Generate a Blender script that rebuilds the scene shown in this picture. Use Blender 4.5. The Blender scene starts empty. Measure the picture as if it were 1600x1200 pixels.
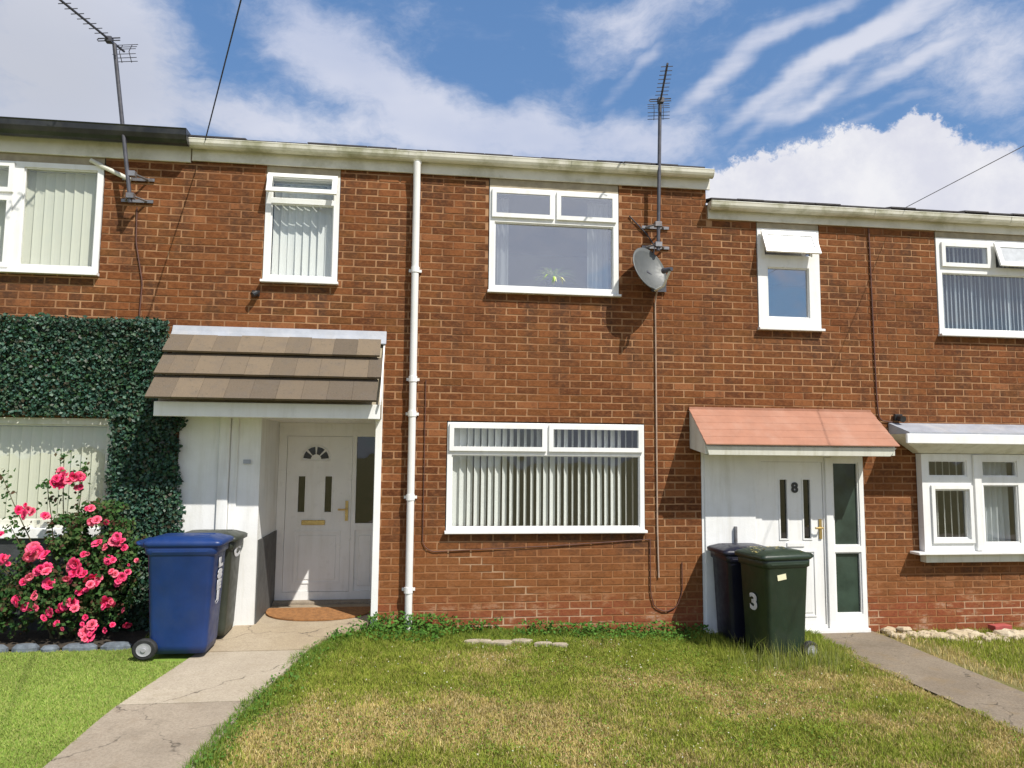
import bpy, math, random
import numpy as np
from mathutils import Vector, Matrix, Euler

random.seed(7)
rng = np.random.default_rng(7)
S = bpy.context.scene
C = S.collection
R = math.radians

# ------------------------------------------------------------------ camera, world, sun, exposure
CAM = Vector((0.0, -7.5145, 1.86))
FWD = Vector((0.12684128, 0.98743254, 0.09427756))
RGT = Vector((0.99170181, -0.12824611, 0.00896977))
UPV = Vector((-0.02094778, -0.09235749, 0.99550554))
cd = bpy.data.cameras.new('camera')
cam = bpy.data.objects.new('camera', cd)
C.objects.link(cam)
cd.sensor_width = 36.0
cd.lens = 1150 / 1600 * 36
cd.clip_start = 0.05
cd.clip_end = 2000
m = Matrix.Identity(4)
for i in range(3):
    m[i][0] = RGT[i]; m[i][1] = UPV[i]; m[i][2] = -FWD[i]; m[i][3] = CAM[i]
cam.matrix_world = m
S.camera = cam

SUN_TO = Vector((0.75, -1.0, 1.54)).normalized()      # towards the sun
SUN_EL = math.asin(SUN_TO.z)
SUN_AZ = math.atan2(SUN_TO.x, SUN_TO.y)
sd = bpy.data.lights.new('sun', 'SUN')
sd.energy = 4.3
sd.angle = R(0.5)
sd.color = (1.0, 0.955, 0.88)
sun = bpy.data.objects.new('sun', sd)
C.objects.link(sun)
sun.rotation_euler = SUN_TO.to_track_quat('Z', 'Y').to_euler()

S.view_settings.view_transform = 'Standard'
S.view_settings.look = 'None'
S.view_settings.exposure = 0.34
S.view_settings.gamma = 1.0
S.view_settings.use_curve_mapping = False


class NT:
    """small helper for node trees"""
    def __init__(s, nt):
        s.nt = nt
        nt.nodes.clear()

    def n(s, t, **kw):
        nd = s.nt.nodes.new(t)
        for k, v in kw.items():
            setattr(nd, k, v)
        return nd

    def set(s, sock, v):
        if isinstance(v, bpy.types.NodeSocket):
            s.nt.links.new(v, sock)
        elif isinstance(v, tuple) and len(v) == 3 and sock.type == 'RGBA':
            sock.default_value = (*v, 1)
        else:
            sock.default_value = v

    def math(s, op, a, b=0.0, c=0.0, clamp=False):
        nd = s.n('ShaderNodeMath', operation=op, use_clamp=clamp)
        s.set(nd.inputs[0], a); s.set(nd.inputs[1], b); s.set(nd.inputs[2], c)
        return nd.outputs[0]

    def vmath(s, op, a, b=(0, 0, 0)):
        nd = s.n('ShaderNodeVectorMath', operation=op)
        s.set(nd.inputs[0], a)
        if op == 'SCALE':
            s.set(nd.inputs['Scale'], b)
        else:
            s.set(nd.inputs[1], b)
        return nd.outputs['Value'] if op in ('LENGTH', 'DOT_PRODUCT', 'DISTANCE') else nd.outputs[0]

    def noise(s, vec, scale, detail=3.0, rough=0.55, dim='3D'):
        nd = s.n('ShaderNodeTexNoise', noise_dimensions=dim)
        if vec is not None:
            s.set(nd.inputs['Vector'], vec)
        nd.inputs['Scale'].default_value = scale
        nd.inputs['Detail'].default_value = detail
        nd.inputs['Roughness'].default_value = rough
        return nd.outputs[0], nd.outputs[1]

    def mapr(s, v, a, b, c=0.0, d=1.0, smooth=True):
        nd = s.n('ShaderNodeMapRange', interpolation_type='SMOOTHSTEP' if smooth else 'LINEAR')
        s.set(nd.inputs[0], v); s.set(nd.inputs[1], a); s.set(nd.inputs[2], b); s.set(nd.inputs[3], c); s.set(nd.inputs[4], d)
        return nd.outputs[0]

    def mix(s, f, a, b, mode='MIX'):
        nd = s.n('ShaderNodeMix', data_type='RGBA', blend_type=mode)
        s.set(nd.inputs[0], f); s.set(nd.inputs[6], a); s.set(nd.inputs[7], b)
        return nd.outputs[2]

    def ramp(s, f, stops):
        nd = s.n('ShaderNodeValToRGB')
        s.set(nd.inputs[0], f)
        el = nd.color_ramp.elements
        while len(el) < len(stops):
            el.new(0.5)
        for e, (p, c) in zip(el, stops):
            e.position = p; e.color = (*c, 1)
        return nd.outputs[0]


# --- world: physical sky with clouds
W = bpy.data.worlds.new('World')
S.world = W
W.use_nodes = True
t = NT(W.node_tree)
sky = t.n('ShaderNodeTexSky', sky_type='NISHITA')
sky.sun_disc = False
sky.sun_elevation = SUN_EL
sky.sun_rotation = SUN_AZ
sky.air_density = 1.0
sky.dust_density = 0.25
sky.ozone_density = 1.2
tc = t.n('ShaderNodeTexCoord')
dirv = t.vmath('NORMALIZE', tc.outputs['Generated'])
sp = t.n('ShaderNodeSeparateXYZ'); t.set(sp.inputs[0], dirv)
azm = t.math('ARCTAN2', sp.outputs[0], sp.outputs[1])
elv = t.math('ARCSINE', sp.outputs[2])
cb = t.n('ShaderNodeCombineXYZ')
t.set(cb.inputs[0], azm); t.set(cb.inputs[1], elv)
ae = cb.outputs[0]
_, wc = t.noise(dirv, 5.0, 5.0, 0.6)
warp = t.vmath('SCALE', t.vmath('SUBTRACT', wc, (0.5, 0.5, 0.5)), 0.10)
aew = t.vmath('ADD', ae, warp)


def blob(cx, cy, rx, ry, rot, amp, src=None):
    mp = t.n('ShaderNodeMapping', vector_type='TEXTURE')
    t.set(mp.inputs['Vector'], src or aew)
    mp.inputs['Location'].default_value = (cx, cy, 0)
    mp.inputs['Rotation'].default_value = (0, 0, R(rot))
    mp.inputs['Scale'].default_value = (rx, ry, 1)
    flat = t.vmath('MULTIPLY', mp.outputs[0], (1, 1, 0))
    return t.mapr(t.vmath('LENGTH', flat), 0.0, 1.0, amp, 0.0)


def total(lst):
    o = lst[0]
    for b in lst[1:]:
        o = t.math('ADD', o, b)
    return o


# cloud banks (azimuth, elevation, radii in radians, tilt in degrees, strength)
soft = [(-0.469, 0.437, 0.229, 0.167, 0, 1.5), (-0.377, 0.473, 0.116, 0.11, 0, 0.9), (-0.48, 0.334, 0.254, 0.087, 0, 1.0), (-0.35, 0.389, 0.164, 0.045, 0, 1.0), (-0.238, 0.412, 0.142, 0.052, -8, 0.95), (-0.17, 0.519, 0.136, 0.106, 0, 0.8), (-0.091, 0.471, 0.193, 0.093, -25, 0.85), (0.025, 0.434, 0.235, 0.077, -12, 1.05), (0.197, 0.405, 0.278, 0.067, -6, 1.1), (-0.105, 0.398, 0.307, 0.043, -5, 0.7), (0.303, 0.413, 0.149, 0.067, 0, 0.6), (0.233, 0.488, 0.154, 0.042, 25, 0.45), (0.251, 0.552, 0.155, 0.049, 10, 0.45), (0.34, 0.556, 0.149, 0.043, 0, 0.75), (0.694, 0.46, 0.19, 0.1, 0, 0.75), (0.753, 0.393, 0.091, 0.1, 0, 0.6), (0.478, 0.333, 0.215, 0.077, 0, 0.8)]
streak = [(0.499, 0.506, 0.248, 0.023, 24, 1.2), (0.641, 0.502, 0.224, 0.029, 12, 1.1), (0.521, 0.461, 0.243, 0.021, 27, 1.15), (0.667, 0.46, 0.198, 0.023, 14, 1.15), (0.472, 0.413, 0.112, 0.015, 32, 0.9), (0.528, 0.431, 0.107, 0.014, 30, 0.9), (0.637, 0.419, 0.166, 0.015, 12, 0.8), (0.416, 0.482, 0.118, 0.02, 30, 0.7), (0.313, 0.499, 0.098, 0.015, 40, 0.7)]
cumul = [(0.569, 0.315, 0.135, 0.129, 0, 1.9), (0.633, 0.32, 0.111, 0.114, 0, 1.6), (0.485, 0.309, 0.127, 0.104, 0, 1.7), (0.429, 0.314, 0.094, 0.077, 0, 1.3), (0.711, 0.286, 0.121, 0.099, 0, 1.8), (0.571, 0.385, 0.038, 0.042, 0, 0.8), (0.643, 0.376, 0.044, 0.036, 0, 0.8)]
fine, _ = t.noise(dirv, 9.0, 8.0, 0.62)
wsc = t.vmath('MULTIPLY', dirv, (1.0, 1.0, 2.2))
gen, _ = t.noise(wsc, 2.6, 7.0, 0.6)
mpw = t.n('ShaderNodeMapping'); t.set(mpw.inputs['Vector'], aew)
mpw.inputs['Rotation'].default_value = (0, 0, R(-38)); mpw.inputs['Scale'].default_value = (9, 22, 1)
wisp, _ = t.noise(mpw.outputs[0], 1.0, 8.0, 0.68)
mp0 = t.n('ShaderNodeMapping'); t.set(mp0.inputs['Vector'], ae)
mp0.inputs['Rotation'].default_value = (0, 0, R(-26)); mp0.inputs['Scale'].default_value = (4, 26, 1)
fib, _ = t.noise(mp0.outputs[0], 1.0, 6.0, 0.6)
d_soft = t.math('ADD', total([blob(*b) for b in soft]), t.math('ADD', t.math('MULTIPLY', t.math('SUBTRACT', fine, 0.5), 1.7), t.math('MULTIPLY', t.math('SUBTRACT', wisp, 0.5), 1.9)))
a_soft = t.mapr(d_soft, 0.05, 1.45, 0.0, 0.93)
aes = t.vmath('ADD', ae, t.vmath('SCALE', t.vmath('SUBTRACT', wc, (0.5, 0.5, 0.5)), 0.07))
d_str = t.math('ADD', total([blob(*b, src=aes) for b in streak]), t.math('MULTIPLY', t.math('SUBTRACT', fib, 0.5), 1.9))
d_str = t.math('ADD', d_str, t.math('MULTIPLY', t.math('SUBTRACT', fine, 0.5), 1.1))
a_str = t.mapr(d_str, 0.10, 1.55, 0.0, 0.92)
_, w2 = t.noise(dirv, 14.0, 9.0, 0.7)
aec = t.vmath('ADD', aew, t.vmath('SCALE', t.vmath('SUBTRACT', w2, (0.5, 0.5, 0.5)), 0.12))
a_cum = t.mapr(total([blob(*b, src=aec) for b in cumul]), 0.30, 0.80)
# the rest of the sky, out of the frame, carries broken cloud, thickened to add fill light
away = t.mapr(t.vmath('LENGTH', t.vmath('MULTIPLY', t.vmath('SUBTRACT', ae, (0.13, 0.36, 0)), (1.0, 1.6, 0))), 0.75, 1.05)
a_gen = t.math('MULTIPLY', t.mapr(gen, 0.36, 0.56, 0.0, 0.92), away)
alpha = t.math('MAXIMUM', t.math('MAXIMUM', a_soft, a_str), t.math('MAXIMUM', a_cum, a_gen))
tone, _ = t.noise(wsc, 3.5, 4.0, 0.5)
ctone = t.mapr(tone, 0.3, 0.7, 0.0, 1.0)
ccol = t.mix(ctone, (4.6, 5.1, 6.6), (6.3, 6.5, 7.4))
ccol = t.mix(a_cum, ccol, t.mix(t.mapr(fine, 0.35, 0.65), (6.2, 6.3, 7.1), (7.6, 7.6, 7.9)))
ccol = t.mix(blob(-0.47, 0.42, 0.30, 0.20, 0, 0.9), ccol, (5.0, 5.15, 5.7))
bl = t.vmath('MULTIPLY', sky.outputs[0], (1.0, 1.05, 1.0))
bl = t.mix(0.45, bl, (1.15, 2.75, 6.3))
skyc = t.mix(alpha, bl, ccol)
below = t.mapr(elv, -0.02, 0.01)
skyc = t.mix(below, (1.2, 1.25, 1.1), skyc)
bg = t.n('ShaderNodeBackground')
t.set(bg.inputs[0], skyc)
bg.inputs[1].default_value = 0.092
wo = t.n('ShaderNodeOutputWorld')
t.nt.links.new(bg.outputs[0], wo.inputs[0])


# ------------------------------------------------------------------ mesh helpers
class MB:
    def __init__(s):
        s.v = []; s.f = []

    def quad(s, *p):
        b = len(s.v); s.v += [tuple(x) for x in p]; s.f.append(tuple(range(b, b + len(p)))); return s

    def box(s, x0, x1, y0, y1, z0, z1, rot=None, about=None):
        b = len(s.v)
        P = [(x, y, z) for z in (z0, z1) for y in (y0, y1) for x in (x0, x1)]
        if rot is not None:
            a = Vector(about); P = [tuple(a + rot @ (Vector(p) - a)) for p in P]
        s.v += P
        s.f += [tuple(b + i for i in q) for q in ((0, 2, 3, 1), (4, 5, 7, 6), (0, 1, 5, 4), (2, 6, 7, 3), (0, 4, 6, 2), (1, 3, 7, 5))]
        return s

    def plate(s, rect, holes, y0, y1, rot=None, about=None):
        """upright plate rect=(x0,x1,z0,z1) with rectangular holes; only outer faces"""
        X = sorted({rect[0], rect[1], *[min(max(h[i], rect[0]), rect[1]) for h in holes for i in (0, 1)]})
        Z = sorted({rect[2], rect[3], *[min(max(h[i], rect[2]), rect[3]) for h in holes for i in (2, 3)]})
        nx, nz = len(X) - 1, len(Z) - 1
        occ = lambda i, k: 0 <= i < nx and 0 <= k < nz and not any(
            h[0] < (X[i] + X[i + 1]) / 2 < h[1] and h[2] < (Z[k] + Z[k + 1]) / 2 < h[3] for h in holes)
        b0 = len(s.v)
        for i in range(nx):
            for k in range(nz):
                if not occ(i, k): continue
                a, b, c, d = X[i], X[i + 1], Z[k], Z[k + 1]
                s.quad((a, y0, c), (b, y0, c), (b, y0, d), (a, y0, d))
                s.quad((b, y1, c), (a, y1, c), (a, y1, d), (b, y1, d))
                if not occ(i - 1, k): s.quad((a, y1, c), (a, y0, c), (a, y0, d), (a, y1, d))
                if not occ(i + 1, k): s.quad((b, y0, c), (b, y1, c), (b, y1, d), (b, y0, d))
                if not occ(i, k - 1): s.quad((a, y1, c), (b, y1, c), (b, y0, c), (a, y0, c))
                if not occ(i, k + 1): s.quad((a, y0, d), (b, y0, d), (b, y1, d), (a, y1, d))
        if rot is not None:
            a = Vector(about)
            for i in range(b0, len(s.v)):
                s.v[i] = tuple(a + rot @ (Vector(s.v[i]) - a))
        return s

    def tube(s, pts, r, n=8, cap=True):
        pts = [Vector(p) for p in pts]
        rr = r if isinstance(r, (list, tuple)) else [r] * len(pts)
        rings = []
        up = None
        for i, p in enumerate(pts):
            d = (pts[min(i + 1, len(pts) - 1)] - pts[max(i - 1, 0)]).normalized()
            if up is None:
                up = Vector((0, 0, 1)) if abs(d.z) < 0.9 else Vector((1, 0, 0))
            sx = d.cross(up).normalized(); up = sx.cross(d).normalized()
            b = len(s.v)
            for k in range(n):
                a = 2 * math.pi * k / n
                s.v.append(tuple(p + (sx * math.cos(a) + up * math.sin(a)) * rr[i]))
            rings.append(b)
        for i in range(len(rings) - 1):
            for k in range(n):
                k2 = (k + 1) % n
                s.f.append((rings[i] + k, rings[i] + k2, rings[i + 1] + k2, rings[i + 1] + k))
        if cap:
            for r0, rev in ((rings[0], True), (rings[-1], False)):
                b = len(s.v); s.v += [s.v[r0 + k] for k in range(n)]
                s.f.append(tuple(b + k for k in (reversed(range(n)) if rev else range(n))))
        return s

    def extrude(s, prof, x0, x1, closed=True):
        """profile of (y,z) points swept along X"""
        b = len(s.v); n = len(prof)
        s.v += [(x0, y, z) for y, z in prof] + [(x1, y, z) for y, z in prof]
        for k in range(n if closed else n - 1):
            k2 = (k + 1) % n
            s.f.append((b + k, b + k2, b + n + k2, b + n + k))
        if closed:
            s.f.append(tuple(b + k for k in reversed(range(n)))); s.f.append(tuple(b + n + k for k in range(n)))
        return s

    def loft(s, rings, cap=True):
        b = len(s.v); n = len(rings[0])
        for r in rings: s.v += [tuple(p) for p in r]
        for i in range(len(rings) - 1):
            for k in range(n):
                k2 = (k + 1) % n
                s.f.append((b + i * n + k, b + i * n + k2, b + (i + 1) * n + k2, b + (i + 1) * n + k))
        if cap:
            s.f.append(tuple(b + k for k in reversed(range(n))))
            s.f.append(tuple(b + (len(rings) - 1) * n + k for k in range(n)))
        return s


WL = {}     # world position of each object's origin, for parenting


def link(o, parent=None):
    C.objects.link(o)
    if parent is not None:
        o.parent = parent
        o.location = o.location - WL[parent.name]
    return o


def obj(name, mb, mat, parent=None, bevel=0.0, smooth=False, kind=None, seg=1):
    me = bpy.data.meshes.new(name)
    me.from_pydata(mb.v, [], mb.f)
    me.validate()
    if mat: me.materials.append(mat)
    o = bpy.data.objects.new(name, me)
    WL_loc = Vector((0, 0, 0))
    link(o, parent)
    WL[o.name] = WL_loc
    if smooth:
        me.polygons.foreach_set('use_smooth', [True] * len(me.polygons))
    if bevel:
        b = o.modifiers.new('bevel', 'BEVEL'); b.width = bevel; b.segments = seg; b.limit_method = 'ANGLE'
        b.harden_normals = False
    if kind: o['kind'] = kind
    return o


def thing(name, label, cat, loc=(0, 0, 0), group=None):
    o = bpy.data.objects.new(name, None)
    o.empty_display_size = 0.1
    C.objects.link(o); o.location = loc
    WL[o.name] = Vector(loc)
    o['label'] = label; o['category'] = cat
    if group: o['group'] = group
    return o


def tag(o, label, cat=None, group=None, kind=None):
    o['label'] = label
    if cat: o['category'] = cat
    if group: o['group'] = group
    if kind: o['kind'] = kind
    return o


def mesh_np(name, V, F, mat, parent=None, col=None, smooth=False, kind=None):
    """V (n,3), F (m,k) numpy; col (n,3) per vertex colour"""
    me = bpy.data.meshes.new(name)
    k = F.shape[1]
    me.vertices.add(len(V)); me.vertices.foreach_set('co', V.astype(np.float32).ravel())
    me.loops.add(F.size); me.loops.foreach_set('vertex_index', F.astype(np.int32).ravel())
    me.polygons.add(len(F)); me.polygons.foreach_set('loop_start', np.arange(0, F.size, k, dtype=np.int32))
    me.update(calc_edges=True)
    if col is not None:
        at = me.color_attributes.new('tint', 'FLOAT_COLOR', 'POINT')
        at.data.foreach_set('color', np.hstack([col, np.ones((len(col), 1))]).astype(np.float32).ravel())
    if smooth: me.polygons.foreach_set('use_smooth', [True] * len(F))
    me.materials.append(mat)
    o = bpy.data.objects.new(name, me)
    link(o, parent); WL[o.name] = Vector((0, 0, 0))
    if kind: o['kind'] = kind
    return o


# ------------------------------------------------------------------ materials
def base(name):
    mt = bpy.data.materials.new(name); mt.use_nodes = True
    h = NT(mt.node_tree)
    b = h.n('ShaderNodeBsdfPrincipled'); o = h.n('ShaderNodeOutputMaterial')
    h.nt.links.new(b.outputs[0], o.inputs[0])
    g = h.n('ShaderNodeNewGeometry')
    return mt, h, b, g.outputs['Position']


def bump(h, b, height, strength=0.3, dist=0.01):
    bp = h.n('ShaderNodeBump'); bp.inputs['Strength'].default_value = strength; bp.inputs['Distance'].default_value = dist
    h.set(bp.inputs['Height'], height); h.nt.links.new(bp.outputs[0], b.inputs['Normal'])


def plain(name, col, rough=0.5, var=0.12, scale=6.0, dirt=None, metal=0.0, bmp=0.0, bscale=60, streak=False):
    mt, h, b, pos = base(name)
    n1, _ = h.noise(pos, scale, 5, 0.6)
    c = h.mix(h.mapr(n1, 0.3, 0.7), tuple(x * (1 - var) for x in col), tuple(min(1, x * (1 + var)) for x in col))
    if dirt:
        vec = h.vmath('MULTIPLY', pos, (9.0, 9.0, 0.9)) if streak else pos
        n2, _ = h.noise(vec, 1.0 if streak else scale * 0.6, 6, 0.65)
        c = h.mix(h.mapr(n2, 0.45, 0.72, 0.0, dirt[1]), c, dirt[0])
    h.set(b.inputs['Base Color'], c)
    b.inputs['Metallic'].default_value = metal
    n3, _ = h.noise(pos, scale * 3, 4)
    h.set(b.inputs['Roughness'], h.mapr(n3, 0.2, 0.8, max(0.02, rough - 0.08), min(1, rough + 0.1)))
    if bmp:
        n4, _ = h.noise(pos, bscale, 4, 0.6); bump(h, b, n4, bmp, 0.01)
    return mt


def tinted(name, rough=0.6, trans=0.25, spec=0.3):
    mt, h, b, pos = base(name)
    a = h.n('ShaderNodeVertexColor'); a.layer_name = 'tint'
    h.set(b.inputs['Base Color'], a.outputs[0])
    b.inputs['Roughness'].default_value = rough
    b.inputs['Specular IOR Level'].default_value = spec
    if trans:
        tr = h.n('ShaderNodeBsdfTranslucent'); h.set(tr.inputs[0], a.outputs[0])
        mx = h.n('ShaderNodeMixShader'); mx.inputs[0].default_value = trans
        h.nt.links.new(b.outputs[0], mx.inputs[1]); h.nt.links.new(tr.outputs[0], mx.inputs[2])
        o = [x for x in h.nt.nodes if x.type == 'OUTPUT_MATERIAL'][0]
        h.nt.links.new(mx.outputs[0], o.inputs[0])
    return mt


def brick_mat():
    mt, h, b, pos = base('brick')
    s = h.n('ShaderNodeSeparateXYZ'); h.set(s.inputs[0], pos)
    x, z = s.outputs[0], s.outputs[2]
    row = h.math('FLOOR', h.math('DIVIDE', z, 0.075))
    off = h.math('MULTIPLY', h.math('FLOORED_MODULO', row, 2.0), 0.1125)
    cl = h.math('FLOOR', h.math('DIVIDE', h.math('SUBTRACT', x, off), 0.225))
    cv = h.n('ShaderNodeCombineXYZ'); h.set(cv.inputs[0], cl); h.set(cv.inputs[1], row)
    wn = h.n('ShaderNodeTexWhiteNoise', noise_dimensions='3D'); h.set(wn.inputs['Vector'], cv.outputs[0])
    r1 = wn.outputs['Value']
    s2 = h.n('ShaderNodeSeparateXYZ'); h.set(s2.inputs[0], wn.outputs['Color'])
    r2 = s2.outputs[1]
    c = h.ramp(r1, [(0.0, (0.110, 0.034, 0.012)), (0.22, (0.150, 0.047, 0.015)), (0.5, (0.190, 0.062, 0.019)),
                    (0.78, (0.235, 0.080, 0.026)), (0.94, (0.28, 0.098, 0.036)), (1.0, (0.38, 0.155, 0.07))])
    c = h.mix(h.mapr(r2, 0.8, 1.0, 0.0, 0.55, False), c, (0.185, 0.088, 0.024))
    # weathering: broad soot and clean areas
    n1, _ = h.noise(pos, 0.9, 5, 0.6)
    c = h.mix(h.mapr(n1, 0.40, 0.66, 0.0, 0.40), c, (0.29, 0.118, 0.046))
    n2, _ = h.noise(h.vmath('MULTIPLY', pos, (1.6, 1.0, 0.8)), 2.3, 6, 0.65)
    c = h.mix(h.mapr(h.math('ADD', n2, h.mapr(z, 2.2, 5.0, 0.0, 0.05)), 0.47, 0.68, 0.0, 0.74), c, (0.082, 0.042, 0.026))
    # lower courses: even, orange-brown, sealed
    low = h.mapr(h.math('ADD', z, h.math('MULTIPLY', h.math('SUBTRACT', n1, 0.5), 1.2)), 0.75, 1.15, 1.0, 0.0)
    c = h.mix(h.math('MULTIPLY', low, 0.6), c, (0.31, 0.120, 0.041))
    red = h.mapr(h.math('ADD', z, h.math('MULTIPLY', h.math('SUBTRACT', n2, 0.5), 0.5)), 0.20, 0.50, 0.85, 0.0)
    c = h.mix(red, c, (0.34, 0.092, 0.048))
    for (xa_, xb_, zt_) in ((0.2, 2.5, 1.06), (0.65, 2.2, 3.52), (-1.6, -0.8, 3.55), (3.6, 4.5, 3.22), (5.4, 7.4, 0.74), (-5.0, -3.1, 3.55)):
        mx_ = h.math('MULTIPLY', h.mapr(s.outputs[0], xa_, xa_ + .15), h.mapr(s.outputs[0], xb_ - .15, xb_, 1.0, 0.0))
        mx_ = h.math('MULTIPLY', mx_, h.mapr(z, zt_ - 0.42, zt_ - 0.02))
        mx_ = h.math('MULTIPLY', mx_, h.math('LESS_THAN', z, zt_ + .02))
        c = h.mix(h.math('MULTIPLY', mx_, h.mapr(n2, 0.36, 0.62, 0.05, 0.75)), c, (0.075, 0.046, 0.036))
    # pale bloom in small patches
    n3, _ = h.noise(pos, 3.2, 7, 0.75)
    n6, _ = h.noise(h.vmath('MULTIPLY', pos, (1.0, 1.0, 2.4)), 3.4, 5, 0.7)
    c = h.mix(h.math('MULTIPLY', h.mapr(z, 0.25, 1.05, 1.0, 0.0), h.mapr(n6, 0.50, 0.62, 0.0, 0.75)), c, (0.46, 0.225, 0.12))
    c = h.mix(h.math('MULTIPLY', h.mapr(z, 0.15, 0.5, 1.0, 0.0), h.mapr(n6, 0.56, 0.66, 0.0, 0.85)), c, (0.60, 0.40, 0.32))
    c = h.mix(h.mapr(n3, 0.64, 0.78, 0.0, 0.5), c, (0.42, 0.25, 0.16))
    n4, _ = h.noise(pos, 70, 4, 0.7)
    c = h.mix(h.mapr(n4, 0.3, 0.75, 0.0, 0.35), c, (0.10, 0.045, 0.025))
    n7, _ = h.noise(h.vmath('MULTIPLY', pos, (1.0, 1.0, 1.7)), 19, 5, 0.7)
    c = h.mix(h.mapr(n7, 0.42, 0.68, 0.0, 0.5), c, (0.33, 0.135, 0.055))
    c = h.mix(h.mapr(n7, 0.50, 0.28, 0.0, 0.45), c, (0.11, 0.042, 0.018))
    c = h.mix(1.0, c, (0.83, 0.80, 0.70), 'MULTIPLY')
    h.set(b.inputs['Base Color'], c)
    b.inputs['Roughness'].default_value = 0.88
    b.inputs['Specular IOR Level'].default_value = 0.2
    n5, _ = h.noise(h.vmath('MULTIPLY', pos, (1.0, 1.0, 2.0)), 110, 4, 0.7)
    bump(h, b, n5, 0.5, 0.004)
    return mt


def mortar_mat():
    mt, h, b, pos = base('mortar')
    s = h.n('ShaderNodeSeparateXYZ'); h.set(s.inputs[0], pos)
    z = s.outputs[2]
    n1, _ = h.noise(pos, 1.3, 5, 0.65)
    c = h.mix(h.mapr(n1, 0.38, 0.62), (0.26, 0.12, 0.058), (0.44, 0.245, 0.135))
    n2, _ = h.noise(pos, 5.0, 6, 0.7)
    c = h.mix(h.mapr(n2, 0.55, 0.72, 0.0, 0.7), c, (0.13, 0.07, 0.045))
    low = h.mapr(h.math('ADD', z, h.math('MULTIPLY', h.math('SUBTRACT', n1, 0.5), 1.2)), 0.75, 1.15, 1.0, 0.0)
    c = h.mix(h.math('MULTIPLY', low, 0.8), c, (0.33, 0.145, 0.060))
    nb, _ = h.noise(pos, 1.9, 4, 0.6)
    base_w = h.math('MULTIPLY', h.mapr(z, 0.1, 0.55, 1.0, 0.0), h.mapr(nb, 0.48, 0.60))
    c = h.mix(base_w, c, (0.56, 0.38, 0.27))
    # step crack re-pointed in pale mortar below the ground floor window
    x = s.outputs[0]
    ln = h.math('ABSOLUTE', h.math('SUBTRACT', h.math('ADD', z, h.math('MULTIPLY', x, 0.55)), 1.10))
    rng_ = h.math('MULTIPLY', h.mapr(x, 0.25, 0.4), h.mapr(x, 1.1, 1.3, 1.0, 0.0))
    rng_ = h.math('MULTIPLY', rng_, h.mapr(z, 1.0, 1.06, 1.0, 0.0))
    c = h.mix(h.math('MULTIPLY', rng_, h.mapr(ln, 0.02, 0.12, 0.6, 0.0)), c, (0.56, 0.40, 0.28))
    c = h.mix(1.0, c, (0.93, 0.92, 0.82), 'MULTIPLY')
    h.set(b.inputs['Base Color'], c)
    b.inputs['Roughness'].default_value = 0.95
    n5, _ = h.noise(pos, 140, 4, 0.7); bump(h, b, n5, 0.6, 0.004)
    return mt


def glass_mat(name, refl=0.13, tint=(0.82, 0.86, 0.85)):
    mt, h, b, pos = base(name)
    h.nt.nodes.remove(b)
    tr = h.n('ShaderNodeBsdfTransparent'); h.set(tr.inputs[0], tint)
    gl = h.n('ShaderNodeBsdfGlossy'); gl.inputs['Roughness'].default_value = 0.015
    n, _ = h.noise(pos, 1.6, 2, 0.5)
    bp = h.n('ShaderNodeBump'); bp.inputs['Strength'].default_value = 0.25; bp.inputs['Distance'].default_value = 0.03
    h.set(bp.inputs['Height'], n); h.nt.links.new(bp.outputs[0], gl.inputs['Normal'])
    g_ = h.n('ShaderNodeNewGeometry')
    cs_ = h.math('ABSOLUTE', h.vmath('DOT_PRODUCT', g_.outputs['Incoming'], g_.outputs['Normal']))
    f = h.math('POWER', h.math('SUBTRACT', 1.0, cs_, clamp=True), 5.0)
    f = h.math('ADD', h.math('MULTIPLY', f, 0.9), 0.04 + refl, clamp=True)
    mx = h.n('ShaderNodeMixShader'); h.set(mx.inputs[0], f)
    h.nt.links.new(tr.outputs[0], mx.inputs[1]); h.nt.links.new(gl.outputs[0], mx.inputs[2])
    o = [q for q in h.nt.nodes if q.type == 'OUTPUT_MATERIAL'][0]
    h.nt.links.new(mx.outputs[0], o.inputs[0])
    return mt


def cloth(name, col, trans=0.35):
    mt, h, b, pos = base(name)
    n, _ = h.noise(pos, 30, 3)
    c = h.mix(n, tuple(x * 0.93 for x in col), col)
    h.set(b.inputs['Base Color'], c); b.inputs['Roughness'].default_value = 0.85
    tr = h.n('ShaderNodeBsdfTranslucent'); h.set(tr.inputs[0], c)
    mx = h.n('ShaderNodeMixShader'); mx.inputs[0].default_value = trans
    h.nt.links.new(b.outputs[0], mx.inputs[1]); h.nt.links.new(tr.outputs[0], mx.inputs[2])
    o = [q for q in h.nt.nodes if q.type == 'OUTPUT_MATERIAL'][0]
    h.nt.links.new(mx.outputs[0], o.inputs[0])
    return mt


M = {}
M['brick'] = brick_mat()
M['mortar'] = mortar_mat()
M['upvc'] = plain('white_upvc', (0.84, 0.84, 0.82), 0.32, 0.03, 4, ((0.55, 0.52, 0.44), 0.25), streak=True)
M['pipe'] = plain('white_downpipe', (0.78, 0.77, 0.74), 0.35, 0.03, 4)
M['upvc_old'] = plain('cream_upvc', (0.70, 0.69, 0.60), 0.4, 0.05, 4, ((0.40, 0.38, 0.26), 0.5), streak=True)
M['gutter'] = plain('gutter_plastic', (0.72, 0.70, 0.60), 0.35, 0.08, 5, ((0.30, 0.30, 0.17), 0.85))
M['fascia'] = plain('fascia_board', (0.72, 0.70, 0.62), 0.45, 0.06, 5, ((0.40, 0.38, 0.26), 0.6))
M['black_gutter'] = plain('black_plastic', (0.022, 0.024, 0.028), 0.35, 0.3, 6, ((0.08, 0.08, 0.07), 0.5))
M['timber'] = plain('beige_timber', (0.34, 0.29, 0.20), 0.7, 0.15, 9)
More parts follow.
